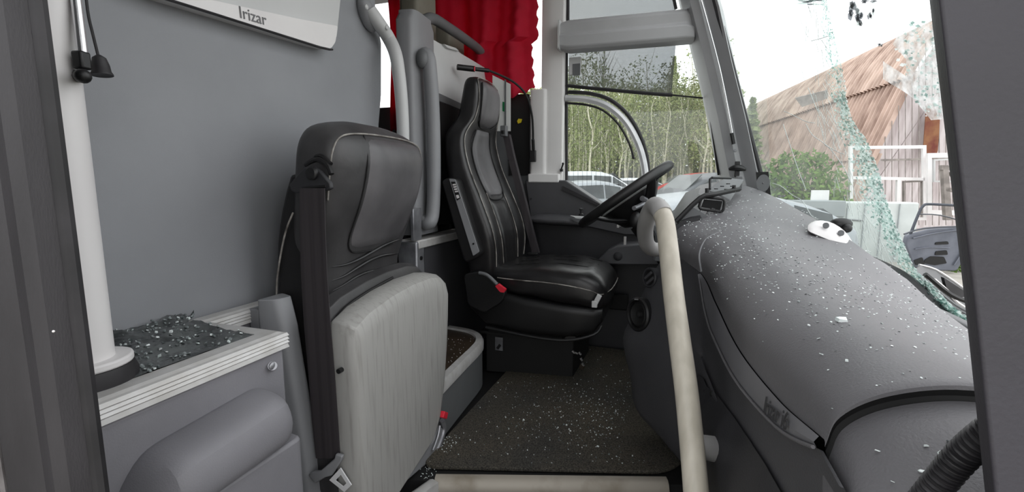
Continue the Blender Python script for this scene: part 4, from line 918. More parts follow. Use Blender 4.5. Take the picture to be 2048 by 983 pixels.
# ------------------------------------------------------------------ handrail
t = thing('handrail', 'cream cane-shaped handrail rising in front of the dashboard', 'handrail', (.06, .74, -.05))
hr = [(.085, .62, .05), (.072, .69, .20), (.056, .755, .346), (.039, .814, .469), (.024, .865, .55), (.010, .915, .625), (-.004, .962, .712), (-.014, .992, .764)]
b = MB(); b.tube(hr+[(-.026, 1.02, .786)], lambda s: .0205-.002*s, 20, 6); b.build('upright', M['rail'], t)
b = MB(); b.tube([(-.018, 1.002, .776), (-.026, 1.02, .787), A(1308, 412, 'y', 1.07), A(1295, 435, 'y', 1.12), A(1290, 462, 'y', 1.18), A(1294, 487, 'y', 1.24), A(1306, 498, 'y', 1.30), A(1318, 498, 'y', 1.38), A(1324, 494, 'y', 1.50)], .0195, 18, 6); b.build('hook', M['railgrey'], t)
b = MB(); s0 = Vector((.048, .785, .405)); s1 = lowat(1440, 905)+Vector((.01, .01, 0)); b.tube([s0, s1], lambda s: .019+.004*s, 18); b.build('standoff', M['railgrey'], t)

# ------------------------------------------------------------------ corrugated conduit
t = thing('conduit', 'black corrugated conduit crossing the lower right corner by the door post', 'conduit', D(1920, 950, .30))
b = MB(); P = spline([D(1840, 1010, .335), D(1880, 962, .32), D(1930, 905, .305), D(1990, 855, .29), D(2060, 800, .285)], 40)
b.tube(P, lambda s: .0085+.0011*math.sin(s*2*math.pi*46), 14); b.build('tube', M['rubber'], t)

# ------------------------------------------------------------------ windscreen
def gridpx(L_, R_, nu, nv):
    G = []
    for i in range(nv+1):
        s = i/nv; row = []
        v = L_[0][0]+(L_[-1][0]-L_[0][0])*s
        ul = cr1(L_, v)[0]; ur = cr1(R_, v)[0]
        for j in range(nu+1): row.append((ul+(ur-ul)*j/nu, v))
        G.append(row)
    return G
GL = [(-70, 1412), (0, 1432), (100, 1458), (210, 1486), (310, 1513), (395, 1536), (440, 1560), (480, 1640), (540, 1700), (600, 1790), (660, 1880)]
BL = [(-70, 1625), (0, 1640), (60, 1643), (120, 1652), (170, 1658), (250, 1674), (300, 1692), (370, 1714), (430, 1738), (480, 1764), (540, 1802), (580, 1842), (610, 1880), (660, 1925)]
BR = [(-70, 1645), (0, 1655), (60, 1667), (100, 1675), (160, 1690), (200, 1694), (240, 1706), (280, 1734), (350, 1760), (420, 1780), (490, 1810), (540, 1834), (570, 1866), (610, 1905), (660, 1965)]
ws = bpy.data.objects.new('windshield', None); COL.objects.link(ws); ws.location = (.6, 1.2, .6)
tag(ws, 'shattered windscreen with a crazed teal band beside a gaping hole', 'windscreen')
b = MB(); b.grid([[GS(u, v) for u, v in row] for row in gridpx(GL, [(k[0], k[1]-1) for k in BR], 16, 40)]); b.build('glass_sheet', M['wind'], ws)
# crazed band: hundreds of tilted fragments
b = MB(); gp = gridpx(BL, BR, 16, 240); rng = random.Random(3)
jit = [[(u+rng.uniform(-1.6, 1.6), v+rng.uniform(-1.6, 1.6)) for u, v in row] for row in gp]
for i in range(240):
    for j in range(16):
        e = abs(j-8)/8
        dens = .95 if gp[i][0][1] > 180 else .5
        if rng.random() > dens*(1.05-.30*e)*min(1, .35+1.1*j/16): continue
        qd = [jit[i][j], jit[i][j+1], jit[i+1][j+1], jit[i+1][j]]
        b.mi = rng.choices((0, 1, 2), (5, 3, 3))[0]
        b.f([b.bm.verts.new(GS(u, v, rng.uniform(-.006, .004))) for u, v in qd])
b.build('crazed_band', [M['crz1'], M['crz2'], M['crz3']], ws, smooth=False)
b = MB()
for k in range(150):
    v = rng.uniform(0, 640); u = cr1(BL, v)[0]-abs(rng.gauss(0, 22)); ln = rng.uniform(8, 40); sl = rng.uniform(-.1, .75)
    if v < 200 and rng.random() < .5: continue
    b.tube([GS(u, v, -.002), GS(u+ln*sl, v+ln, -.002)], .0006, 4)
b.build('fine_crack', M['crackline'], ws)['kind'] = 'stuff'
for pl in ([(1568, 222), (1590, 232), (1612, 243), (1630, 246)], [(1612, 248), (1625, 270), (1655, 292), (1685, 330), (1702, 365)], [(1650, 290), (1675, 303), (1688, 308)],
           [(1616, 175), (1628, 205), (1640, 232)], [(1566, 248), (1580, 290), (1595, 335), (1612, 380)], [(1545, 366), (1562, 372), (1585, 390), (1605, 402), (1622, 430), (1636, 438)], [(1622, 82), (1645, 76), (1656, 72)]):
    b = MB(); b.tube([GS(u, v, -.003) for u, v in pl], .0011, 5, 3); b.build('crack_line', M['crackline'], ws)
# surviving crazed corner at the top right
pf = [(1785, 88), (1802, 60), (1832, 38), (1880, 24), (1912, 230), (1888, 238), (1862, 240), (1826, 196), (1806, 182), (1766, 158), (1766, 122), (1812, 152), (1812, 118)]
b = MB(); b.f([b.bm.verts.new(GS(u, v)) for u, v in pf]); b.build('crazed_corner', M['frost'], ws, smooth=False)
b = MB()
for k in range(260):
    u, v = rng.uniform(1790, 1900), rng.uniform(40, 232)
    if v > 120 and u < 1812+(v-150)*.4: continue
    if v < 120 and u < 1788+(88-v)*.6: continue
    s = rng.uniform(1.5, 6); a = rng.uniform(0, 3.1); b.mi = rng.choices((0, 1, 2), (2, 3, 1))[0]
    b.f([b.bm.verts.new(GS(u+s*math.cos(a+t_)*rng.uniform(.5, 1.3), v+s*math.sin(a+t_)*.7, rng.uniform(-.006, .004))) for t_ in (0, 1.5, 3.1, 4.7)])
b.build('corner_fragment', [M['crz1'], M['crz2'], M['crz3']], ws, smooth=False)
# loose flakes hanging at the top
for cx, cy, w, h in ((1708, 20, 16, 34), (1716, 38, 12, 22), (1742, 28, 10, 18), (1738, 2, 20, 6), (1760, 90, 7, 5), (1620, 4, 34, 8)):
    b = MB()
    for k in range(14):
        u0, v0 = cx+rng.uniform(-.6, .6)*w, cy+rng.uniform(-.6, .6)*h; b.mi = rng.choice((0, 0, 1, 2))
        b.f([b.bm.verts.new(GS(u0+w*.35*math.cos(a)*rng.uniform(.5, 1.2), v0+h*.3*math.sin(a)*rng.uniform(.5, 1.2), rng.uniform(-.006, .006))) for a in (0, 1.2, 2.4, 3.6, 4.9)])
    b.build('hanging_flake', [M['crzg'], M['crz2'], M['frost']], ws, smooth=False)
# black lower seal with torn glass edge
b = MB(); ps = [(1540, 402), (1580, 430), (1640, 466), (1700, 500), (1760, 526), (1808, 552), (1855, 596), (1900, 640), (1960, 694), (2000, 726)]
b.tube([GS(u, v+6, -.03) for u, v in ps], .020, 8, 4); b.build('bottom_seal', M['rubber'], ws)
b = MB()
for k in range(260):
    s = rng.random()**.7; u = 1850+130*s; v = 588+88*s+rng.gauss(0, 7); a = rng.uniform(0, 3.1); b.mi = rng.choices((0, 1, 2), (3, 2, 4))[0]; z = rng.uniform(2, 7)
    b.f([b.bm.verts.new(GS(u+z*math.cos(a+t_), v+z*.6*math.sin(a+t_), rng.uniform(-.03, .01))) for t_ in (0, 1.5, 3.1, 4.7)])
b.build('torn_edge', [M['crz1'], M['crz2'], M['crz3']], ws, smooth=False)

# white sensor housing on the hood edge
t = thing('mirror_base', 'white domed plastic cover with two screw holes at the hood edge', 'cover', A(1655, 470, 'y', 1.46))
b = MB(); rows = []
for u, v0, v1, k in ((1612, 446, 452, 0), (1628, 437, 461, .6), (1650, 437, 472, 1), (1675, 449, 481, 1), (1694, 468, 487, .6), (1700, 482, 488, 0)):
    a0, a1 = A(u, v0, 'y', 1.50), A(u, v1, 'y', 1.42); a1 = a1+Vector((-.004, -.006, -.010)); m = a0.lerp(a1, .5)+Vector((-.0, -.02*k, .010*k))
    rows.append([a0, m, a1, a1+Vector((.02, .03, -.01)), a0+Vector((.03, .06, -.01))])
b.loft(rows); b.build('cover', M['white'], t, sub=1)
b = MB()
for u, v in ((1652, 451), (1682, 466)): b.lathe([(.0075, -.002), (.0075, .004), (.0005, .004)], A(u, v, 'y', 1.44), (-.3, -.8, .5), 12); b.build('screw_hole', M['greydk'], t); b = MB()
t = thing('camera_head', 'small glossy black camera head behind the white domed cover', 'camera', A(1690, 460, 'y', 1.56))
b = MB(); b.ball(A(1682, 447, 'y', 1.56), .021, (1.4, 1, .8)); b.ball(A(1694, 456, 'y', 1.54), .013); b.build('body', M['black'], t)

# ------------------------------------------------------------------ glass chips
crumb = MB()
for k in range(1500):
    cy, sy, cs, ss = random.choice(((1.6, .16, .6, .13), (1.5, .2, .55, .15), (.95, .16, .72, .1), (.85, .2, .6, .14), (1.15, .2, .45, .12), (1.2, .3, .6, .2)))
    y = min(1.95, max(.51, random.gauss(cy, sy))); s = min(.98, max(.1, random.gauss(cs, ss)))
    p = hood(y, s); crumb.mi = random.choice((0, 0, 0, 1)); shard(crumb, p+Vector((0, 0, .0005)), random.uniform(.0009, .0025)*(.5+.6*y), .16)
for k in range(1100):
    x = random.gauss(-.22, .22); y = random.gauss(1.55, .28)
    if not (-.66 < x < .0 and 1.16+(x+.6)*.32 < y < 2.3): continue
    if x < -.36 and y > 1.88: continue
    if x > -.12 and y > 1.38: continue
    crumb.mi = random.choice((0, 1)); shard(crumb, (x, y, .0125), random.uniform(.001, .0028), .7)
for k in range(120):
    x = random.uniform(-.69, -.62); y = random.uniform(1.08, 1.30); crumb.mi = 0; shard(crumb, (x, y, .0125 if y > 1.2 else 0), random.uniform(.001, .003), .7)
for k in range(60):
    x = random.uniform(-.86, -.72); y = random.uniform(1.4, 1.72); crumb.mi = 0; shard(crumb, (x, y, .197), random.uniform(.001, .0022), .7)
tag(crumb.build('glass_crumbs', [M['chip'], M['chipdk']], smooth=False), 'fine glass crumbs sprinkled over the dark floor mat, dashboard hood and step box', 'glass', kind='stuff')
# larger pieces, one by one
for i in range(70):
    if i == 0: p = A(1685, 637, 'y', .80); s = .010
    y = random.uniform(.55, 1.3); sx = random.uniform(.25, .9)
    b = MB()
    if i == 0:
        best = min(((hood(yy/100, ss/60)) for yy in range(50, 120) for ss in range(60)), key=lambda h: ((h-CO).normalized()-ray(1685, 640).normalized()).length); p = best; s = .0095
    else: p = hood(y, sx); s = random.uniform(.0014, .0030)
    shard(b, p+Vector((0, 0, .0006)), s, .35)
    o = b.build('glass_shard', M['chip'] if i % 3 or i == 0 else M['chipdk'], smooth=False)
    if i == 0: tag(o, 'largest pale glass shard lying on the middle of the dashboard hood', 'shard')
    else: tag(o, 'small windscreen glass chip lying on the grey dashboard hood', 'shard', 'glass chips on the dashboard hood')
for i in range(90):
    while True:
        x = random.gauss(-.2, .2); y = random.gauss(1.5, .2)
        if -.62 < x < -.03 and 1.2+(x+.6)*.3 < y < 1.85 and not (x > -.12 and y > 1.36): break
    b = MB(); shard(b, (x, y, .0127), random.uniform(.0022, .0042), .7)
    tag(b.build('glass_shard', M['chip'] if i % 2 else M['chipdk'], smooth=False), 'small windscreen glass chip lying on the dark floor mat', 'shard', 'glass chips on the floor mat')
for i in range(12):
    r_ = random.choice((1, 1, 2)); j = random.randrange(14, 34); p = CAP[r_][j].lerp(CAP[r_+1][j], random.random()); b = MB(); shard(b, p+Vector((0, 0, .0005)), random.uniform(.0014, .0034), .3)
    tag(b.build('glass_shard', M['chip'] if i % 3 else M['chipdk'], smooth=False), 'small windscreen glass chip lying on the dashboard end below the black hood gap', 'shard', 'glass chips on the dashboard end')
# floor mat
b = MB(); mp = roundpoly([(-.675, 1.115, 0), (.02, 1.325, 0), (.12, 1.5, 0), (.12, 2.3, 0), (-.66, 2.3, 0), (-.672, 1.5, 0)], .06, 6)
b.prism([(p.x, p.y, .0) for p in mp], (0, 0, .012)); t = tag(b.build('floor_mat', M['carpet'], bevel=.003), 'worn dark floor mat with bound edge covering the driver platform', 'mat')
# ------------------------------------------------------------------ outside
EF = Vector((-math.sin(PSI), math.cos(PSI), 0)); GZ = -.66
def OP(u, v, d): q = ray(u, v); return CO+q*(d/q.dot(EF))
def gz(d): return GZ+max(0, d-8)*.017
def OG(u, d, z=None): p = OP(u, 365, d); return Vector((p.x, p.y, gz(d) if z is None else z))
M['gravel'] = mat('gravel_yard', (176, 172, 164), .95, rgb2=(150, 146, 138), ns=3)
M['roofbrown'] = mat('rusty_roof_sheet', (200, 176, 162), .8, rgb2=(138, 114, 102), ns=1.6, contrast=(.3, .7), stretch=(1.5, 1.5, .5))
M['roofpale'] = mat('pale_roof_sheet', (206, 184, 170), .8, rgb2=(144, 120, 107), ns=1.4, contrast=(.35, .7), stretch=(1.5, 1.5, .5))
M['plank'] = mat('whitewashed_plank', (214, 206, 206), .85, rgb2=(180, 168, 168), ns=2.2, contrast=(.4, .7), stretch=(4, 4, .6))
M['rust'] = mat('rusted_board', (104, 50, 40), .85, rgb2=(134, 92, 62), ns=3)
M['wood'] = mat('weathered_wood', (150, 143, 138), .9, rgb2=(120, 114, 110), ns=5)
M['carwhite'] = mat('white_car_paint', (196, 200, 204), .35, rgb2=(202, 206, 210), spec=.3)
M['carsilver'] = mat('silver_car_paint', (150, 155, 160), .35, .1, rgb2=(158, 163, 168), spec=.3)
M['cargrey'] = mat('dark_grey_car_paint', (70, 73, 78), .4, .1, rgb2=(76, 79, 84), spec=.3)
M['cardark'] = mat('dark_car_paint', (60, 64, 72), .25, .2)
M['carred'] = mat('red_car_paint', (176, 40, 44), .3)
M['carwin'] = mat('car_window', (48, 53, 56), .15, rgb2=(78, 84, 86), ns=2, spec=.35)
M['navy'] = mat('bare_door_metal', (104, 108, 118), .4, .2, rgb2=(88, 92, 102), ns=4)
M['trailer'] = mat('dirty_white_panel', (206, 212, 210), .5, rgb2=(188, 194, 192), ns=2)
M['trailergrey'] = mat('grey_window_panel', (140, 146, 148), .35, rgb2=(150, 156, 158), ns=3)
M['bark'] = mat('birch_bark', (214, 212, 190), .85, rgb2=(176, 172, 146), ns=6)
def leafmat(n, c, c2): return mat(n, c, .7, rgb2=c2, ns=1.2, spec=.2)
M['leaf'] = leafmat('spring_leaves', (144, 154, 98), (110, 124, 70))
M['leaf2'] = leafmat('pale_spring_leaves', (160, 166, 116), (126, 136, 84))
M['leafdk'] = leafmat('dark_green_leaves', (150, 158, 108), (116, 128, 78))
M['bush'] = leafmat('bush_leaves', (104, 130, 60), (76, 102, 42))
M['twig'] = mat('grey_twigs', (128, 124, 112), .9)
b = MB(); b.grid([[Vector((0, 0, gz(d)))+EF*d+CR*x for x in (-90, 90)] for d in (-60, -5, 8, 20, 40, 90)]); struct(b.build('ground', M['gravel'], smooth=False))

def leafcloud(b, n, fn, s0, s1, rng):
    for _ in range(n):
        c = fn(rng); s = rng.uniform(s0, s1)
        u = Vector((rng.gauss(0, 1), rng.gauss(0, 1), rng.gauss(0, 1))).normalized(); w = u.orthogonal().normalized(); 
        b.f([b.bm.verts.new(c+u*s), b.bm.verts.new(c+w*s*.6), b.bm.verts.new(c-u*s), b.bm.verts.new(c-w*s*.6)])
def birch(seed, h, m):
    rng = random.Random(seed)
    b = MB(); P = [Vector((rng.gauss(0, .025)*k, rng.gauss(0, .025)*k, h*k/6)) for k in range(7)]
    b.tube(P, lambda s: .052*(1-.8*s)+.006, 7, 3)
    for k in range(9):
        z = h*rng.uniform(.35, .95); a = rng.uniform(0, 6.3); p0 = Vector(P[min(6, int(z/h*6))]); p0.z = z; l = h*.16*rng.uniform(.5, 1)
        b.tube([p0, p0+Vector((math.cos(a)*l*.5, math.sin(a)*l*.5, l*.5)), p0+Vector((math.cos(a)*l, math.sin(a)*l, l*1.2))], lambda s: .016*(1-.8*s), 5)
    t = thing('birch_tree', 'slender pale birch with sparse yellow-green spring leaves beyond the parked cars', 'tree', (0, 0, 0), 'birches beyond the parked cars')
    b.build('trunk', M['bark'], t)
    def fn(r):
        q = r.random(); z = h*(.30+.74*q**.9); rad = h*.17*(1-.65*q)+.12; c = P[min(6, int(z/h*6))]
        a = r.uniform(0, 6.3); rr = rad*math.sqrt(r.random()); return Vector((c.x+math.cos(a)*rr, c.y+math.sin(a)*rr, z+r.gauss(0, .1)))
    b = MB(); leafcloud(b, 620, fn, .035, .085, rng); b.build('foliage', m, t, smooth=False)
    return t
protos = [birch(11, 6.6, M['leaf']), birch(12, 5.9, M['leaf2']), birch(13, 7.2, M['leaf'])]
rng = random.Random(5); k = 0
for i in range(46):
    u = 1118+ (i*7.3) % 322+rng.uniform(-6, 6); d = rng.choice((23, 25, 27, 29))+rng.uniform(-1, 1)
    o = protos[i] if i < 3 else copy_tree(protos[i % 3])
    o.location = OG(u, d); o.rotation_euler = (0, 0, rng.uniform(0, 6.3)); s = rng.uniform(.86, 1.2); o.scale = (s, s, s)
b = MB(); fn = lambda r: OG(r.uniform(1040, 1475), r.uniform(31, 35), -.2+7.2*r.random()**1.2)
leafcloud(b, 20000, fn, .12, .25, random.Random(8)); tag(b.build('undergrowth', M['leafdk'], smooth=False), 'dense dark green undergrowth filling the woods behind the birches', 'undergrowth', kind='stuff')
def spruce(u, d, h, w, lab):
    rng = random.Random(int(u)); t = thing('spruce_tree', lab, 'tree', OG(u, d))
    b = MB(); c0 = OG(u, d); b.tube([c0, c0+Vector((0, 0, h*.95))], lambda s: .12*(1-.9*s), 7); b.build('trunk', M['twig'], t)
    def fn(r):
        q = r.random()**.8; rad = w*(1-q)+.05; a = r.uniform(0, 6.3); lay = abs((q*14) % 1-.5)+.5
        return c0+Vector((math.cos(a)*rad*lay*math.sqrt(r.random()), math.sin(a)*rad*lay*math.sqrt(r.random()), h*(.08+.92*q)))
    b = MB(); leafcloud(b, 2600, fn, .06, .14, rng); b.build('foliage', M['leafdk'], t, smooth=False)
spruce(1338, 30, 8.8, 1.9, 'dark spruce rising behind the right end of the tinted pane')
spruce(1166, 30, 6.0, 1.8, 'low dark spruce behind the left end of the tinted pane')
spruce(1495, 19, 4.6, 1.1, 'dark spruce seen just right of the leaning front pillar')
def bare(u, d, h, lab):
    rng = random.Random(int(u)); t = thing('bare_tree', lab, 'tree', OG(u, d)); c0 = OG(u, d); b = MB()
    b.tube([c0, c0+Vector((0, 0, h*.5)), c0+Vector((.1, 0, h))], lambda s: .08*(1-.9*s), 6, 3)
    for k in range(70):
        z = h*rng.uniform(.35, .98); a = rng.uniform(0, 6.3); l = h*.24*rng.uniform(.4, 1)*(1.2-z/h); p0 = c0+Vector((0, 0, z))
        b.tube([p0, p0+Vector((math.cos(a)*l*.5, math.sin(a)*l*.5, l*.6)), p0+Vector((math.cos(a)*l, math.sin(a)*l, l*1.7))], lambda s: .018*(1-.7*s), 4)
    b.build('trunk', M['twig'], t)
bare(1200, 27, 8.4, 'leafless twiggy tree seen through the tinted pane')
# bush before the hangar
t = thing('leafy_bush', 'bright green leafy bush in front of the corrugated hangar roof', 'bush', OG(1600, 10.5))
c0 = OG(1600, 10.5)
def fnb(r):
    while True:
        p = Vector((r.uniform(-1, 1), r.uniform(-1, 1), r.uniform(-1, 1)))
        if p.length < 1: break
    return c0+Vector((p.x*1.0, p.y*.8, 1.05+p.z*1.15))
b = MB(); leafcloud(b, 3600, fnb, .04, .085, random.Random(4)); b.build('foliage', M['bush'], t, smooth=False)
b = MB()
for k in range(6): b.tube([c0+Vector((random.gauss(0, .05), 0, 0)), c0+Vector((random.gauss(0, .4), random.gauss(0, .3), 1.6))], .018, 5)
b.build('stem', M['twig'], t)
t = thing('weed_tuft', 'small green weed tuft beside the bare car door', 'weed', OG(1925, 7.9)); c0 = OG(1925, 7.9)+Vector((0, 0, .1))
b = MB(); leafcloud(b, 260, lambda r: c0+Vector((r.gauss(0, .11), r.gauss(0, .11), r.uniform(-.1, .14))), .02, .05, random.Random(9)); b.build('leaves', M['bush'], t, smooth=False)
t.location = t.location

# hangar
dg = 14.0
ver = [(1690, 470), (1716, 420), (1738, 360), (1762, 306), (1790, 250), (1820, 188), (1852, 130), (1888, 78), (1932, 32), (1990, 8), (2070, 2)]
vp = spline([(u, v, 0) for u, v in ver], 4)
q = ray(1174, 365); hd = Vector((q.x, q.y, 0)).normalized(); LEN = 18.0
t = thing('hangar', 'arched hangar with rusty corrugated roof and whitewashed plank gable', 'building', OG(1850, dg))
outl = [OP(p.x, p.y, dg) for p in vp]
def tier(i0, i1, off, m, name):
    b = MB(); G = []
    n = 330
    for k in range(n+1):
        s = LEN*k/n; row = []
        for i in range(i0, i1+1):
            tg_ = outl[min(i+1, len(outl)-1)]-outl[max(i-1, 0)]; nm = hd.cross(tg_).normalized()
            if nm.z < 0: nm = -nm
            row.append(outl[i]+hd*s+nm*(off+.045*(1 if k % 4 in (1, 2) else -1)))
        G.append(row)
    b.grid(G); return b.build(name, m, t, smooth=False)
n3 = len(outl)
tier(0, 12, 0, M['roofpale'], 'roof_sheet'); tier(11, 23, .10, M['roofbrown'], 'roof_sheet'); tier(22, n3-1, .22, M['roofpale'], 'roof_sheet')
b = MB(); gp_ = [p+hd*.25 for p in outl]; base = [Vector((gp_[-1].x, gp_[-1].y, GZ)), Vector((gp_[0].x, gp_[0].y, GZ))]
b.f([b.bm.verts.new(p) for p in gp_+base]); b.build('gable_wall', M['plank'], t, smooth=False)
b = MB(); ef = EF
for k in range(17):
    u = 1770+k*13.5; 
    b.prism([OP(u, max(40, 330-(u-1745)*2.3), dg+.0), OP(u+1.2, max(40, 330-(u-1745)*2.3), dg+.0), OP(u+1.2, 450, dg), OP(u, 450, dg)], (0, .02, 0))
b.build('plank_gap', M['wood'], t, smooth=False)
b = MB(); b.prism([OP(u, v, dg-.05) for u, v in [(1853, 208), (1868, 207), (1876, 236), (1880, 240), (1876, 300), (1872, 312), (1855, 314), (1847, 290)]], (0, .03, 0)); b.build('rusted_board', M['rust'], t, smooth=False)
b = MB(); b.prism([OP(u, v, dg-.02) for u, v in [(1762, 318), (1925, 314), (1925, 318), (1762, 322)]], (0, .02, 0)); b.build('gable_rail', M['wood'], t, smooth=False)
# debris board on the roof
b = MB(); b.prism([OP(u, v, 16.5)for u, v in [(1590, 196), (1655, 180), (1656, 196), (1604, 214)]], (0, .05, 0.02)); tag(b.build('roof_board', M['wood'], smooth=False), 'loose grey board lying across the corrugated hangar roof', 'board')

def frame_(b, u0, v0, u1, v1, d, w, dp=.05):
    p = [OP(u0, v0, d), OP(u1, v0+(-2), d), OP(u1, v1, d), OP(u0, v1, d)]
    c = sum(p, Vector())/4
    for k in range(4):
        a, e = p[k], p[(k+1) % 4]; ai = a+(c-a).normalized()*w*1.3; ei = e+(c-e).normalized()*w*1.3
        b.prism([a, e, ei, ai], EF*dp)
t = thing('window_frame', 'large white two-part window frame leaning against the plank gable', 'window frame', OG(1795, 9.5))
b = MB(); frame_(b, 1700, 292, 1853, 440, 9.9, .07); b.build('frame', M['white'], t, smooth=False)
b = MB(); b.prism([OP(1705, 352, 9.9), OP(1850, 355, 9.9), OP(1850, 361, 9.9), OP(1705, 358, 9.9)], EF*.05); b.prism([OP(1795, 360, 9.9), OP(1803, 360, 9.9), OP(1800, 440, 9.9), OP(1792, 440, 9.9)], EF*.05); b.build('transom', M['white'], t, smooth=False)
b = MB(); frame_(b, 1808, 362, 1846, 440, 9.92, .03); b.build('sash', M['wood'], t, smooth=False)
t = thing('window_frame', 'narrow white window frame leaning beside the door post behind grey timbers', 'window frame', OG(1890, 9.0))
b = MB(); frame_(b, 1856, 306, 1960, 430, 9.7, .10); b.build('frame', M['white'], t, smooth=False)
b = MB(); frame_(b, 1868, 318, 1912, 364, 9.72, .035); b.build('sash', M['panelgrey'], t, smooth=False)
t = thing('wooden_frame', 'weathered grey timber frame standing before the white window frames', 'frame', OG(1910, 9.3))
b = MB(); b.prism([OP(u, v, 9.3) for u, v in [(1886, 330), (1897, 330), (1905, 440), (1892, 440)]], EF*.08); b.prism([OP(u, v, 9.3) for u, v in [(1884, 330), (1940, 334), (1940, 341), (1884, 339)]], EF*.08); b.prism([OP(u, v, 9.3) for u, v in [(1892, 374), (1945, 380), (1945, 388), (1892, 382)]], EF*.08); b.build('timber', M['wood'], t, smooth=False)
b = MB(); b.prism([OP(u, v, 9.32) for u, v in [(1899, 345), (1905, 343), (1928, 372), (1922, 376)]], EF*.05); b.build('brace', M['wood'], t, smooth=False)
# white trailer
t = thing('trailer', 'dirty white trailer body with grey upper panel seen through the intact windscreen', 'trailer', OG(1690, 9.0))
def tbx(b, u0, u1, d0, d1, v0, v1, dref):
    z1, z0 = OP(u0, v0, dref).z, OP(u0, v1, dref).z
    b.loft([[Vector((p.x, p.y, z)) for p in (OG(u0, d0), OG(u1, d1), OG(u1, d1)+EF*.35, OG(u0, d0)+EF*.35)] for z in (z0, z1)])
b = MB(); tbx(b, 1592, 1845, 9.2, 8.6, 402, 520, 9.2); b.build('body', M['trailer'], t, smooth=False, bevel=.03)
b = MB(); tbx(b, 1594, 1697, 9.15, 8.90, 400, 432, 9.15); b.build('upper_panel', M['trailergrey'], t, smooth=False, bevel=.02)
b = MB()
for u in (1620, 1662, 1700, 1735, 1770, 1805): p = OG(u, 9.2-(u-1592)/253*.6-.02); b.box((p.x, p.y, -.08), (.014, .02, 1.06))
b.build('panel_joint', M['trailergrey'], t, smooth=False)
b = MB(); p = OG(1700, 7.12); b.tube([OG(1598, 9.16, OP(1598, 432, 9.16).z), OG(1735, 8.84, OP(1735, 441, 8.84).z)], .015, 6); b.build('trim_line', M['greydk'], t)
t = thing('white_board', 'white upright board standing on the trailer roof', 'board', OG(1642, 8)); b = MB(); b.prism([OP(1625, 380, 9.3), OP(1659, 380, 9.3), OP(1657, 410, 9.3), OP(1622, 410, 9.3)], EF*.04); b.build('board', M['white'], t, smooth=False)
# bare car door
t = thing('car_door', 'bare dark metal car door shell leaning outdoors beyond the hole in the windscreen', 'car door', OG(1875, 7.6))
dd = 7.6
b = MB(); b.prism(roundpoly([OP(u, v, dd) for u, v in [(1816, 470), (1860, 458), (1934, 452), (1940, 500), (1914, 542), (1838, 540), (1824, 522), (1812, 490)]], .05, 4), EF*.09); b.build('door_panel', M['navy'], t, bevel=.02)
b = MB(); b.tube([OP(u, v, dd+.03) for u, v in [(1820, 470), (1836, 430), (1846, 412), (1865, 408), (1960, 414)]], .022, 8, 3); b.tube([OP(u, v, dd+.03) for u, v in [(1838, 428), (1880, 430), (1930, 444)]], .010, 8, 3); b.tube([OP(u, v, dd-.04) for u, v in [(1808, 468), (1850, 456), (1935, 452)]], .014, 6, 3); b.build('window_surround', M['cardark'], t)
b = MB()
for pl in ([(1850, 519), (1862, 512), (1888, 513), (1894, 526), (1870, 530), (1848, 526)], [(1872, 502), (1894, 500), (1896, 509), (1870, 510)], [(1872, 484), (1896, 482), (1898, 488), (1870, 489)], [(1828, 520), (1845, 514), (1850, 528), (1832, 530)]): b.prism(roundpoly([OP(u, v, dd-.012) for u, v in pl], .02, 3), EF*.03)
b.build('door_opening', M['blackmatt'], t, smooth=False)
b = MB(); b.tube([OP(u, v, dd-.02) for u, v in [(1826, 476), (1870, 466), (1925, 462), (1928, 495), (1908, 530)]], .012, 6, 3); b.tube([OP(u, v, dd-.02) for u, v in [(1830, 498), (1860, 494), (1900, 496)]], .008, 6, 3); b.build('pressed_rib', M['navy'], t)
# torn cowl and wiper outside the glass
t = thing('front_cowl', 'torn black front cowl panel with pale broken edge outside the windscreen hole', 'panel', D(1900, 620, 1.5))
b = MB(); rows = []
for u, v, w in ((1838, 530, 12), (1870, 540, 30), (1905, 562, 40), (1940, 588, 46), (1975, 615, 52), (2010, 640, 56)):
    a0 = D(u, v, 1.62); a1 = D(u-8, v+w*.5, 1.50); a2 = D(u-10, v+w, 1.40); rows.append([a0, a0+Vector((.0, -.01, .005)), a1, a2, a2+Vector((.05, 0, -.1)), a0+Vector((.05, .05, -.1))])
b.loft(rows); cw = b.build('panel', M['black'], t, bevel=.004)
b = MB(); b.tube([D(u, v, 1.60) for u, v in [(1838, 529), (1870, 538), (1905, 560), (1940, 586), (1985, 620)]], .004, 6, 3)
b.tube([D(u, v, 1.44) for u, v in [(1868, 558), (1895, 582), (1915, 605), (1960, 632)]], .005, 6, 3); b.build('torn_edge', M['white'], t)
b = MB(); b.prism([D(u, v, 1.48) for u, v in [(1888, 555), (1930, 582), (1934, 592), (1915, 596), (1893, 575)]], (0, .02, 0)); b.build('bracket', M['rubber'], t)
t = thing('wiper', 'black windscreen wiper with ribbed blade below the torn cowl', 'wiper', D(1920, 610, 1.28))
b = MB()
for k, (o1, rr) in enumerate(((0, .005), (6, .004), (12, .004))): b.tube([D(u, v+o1, 1.28) for u, v in [(1852, 560), (1885, 590), (1920, 615), (1975, 640)]], rr, 6, 3)
b.build('blade', M['greydk'], t)
b = MB(); b.tube([D(u, v, 1.32) for u, v in [(1850, 548), (1900, 588), (1945, 606), (1990, 622)]], .007, 6, 3); b.build('arm', M['black'], t)

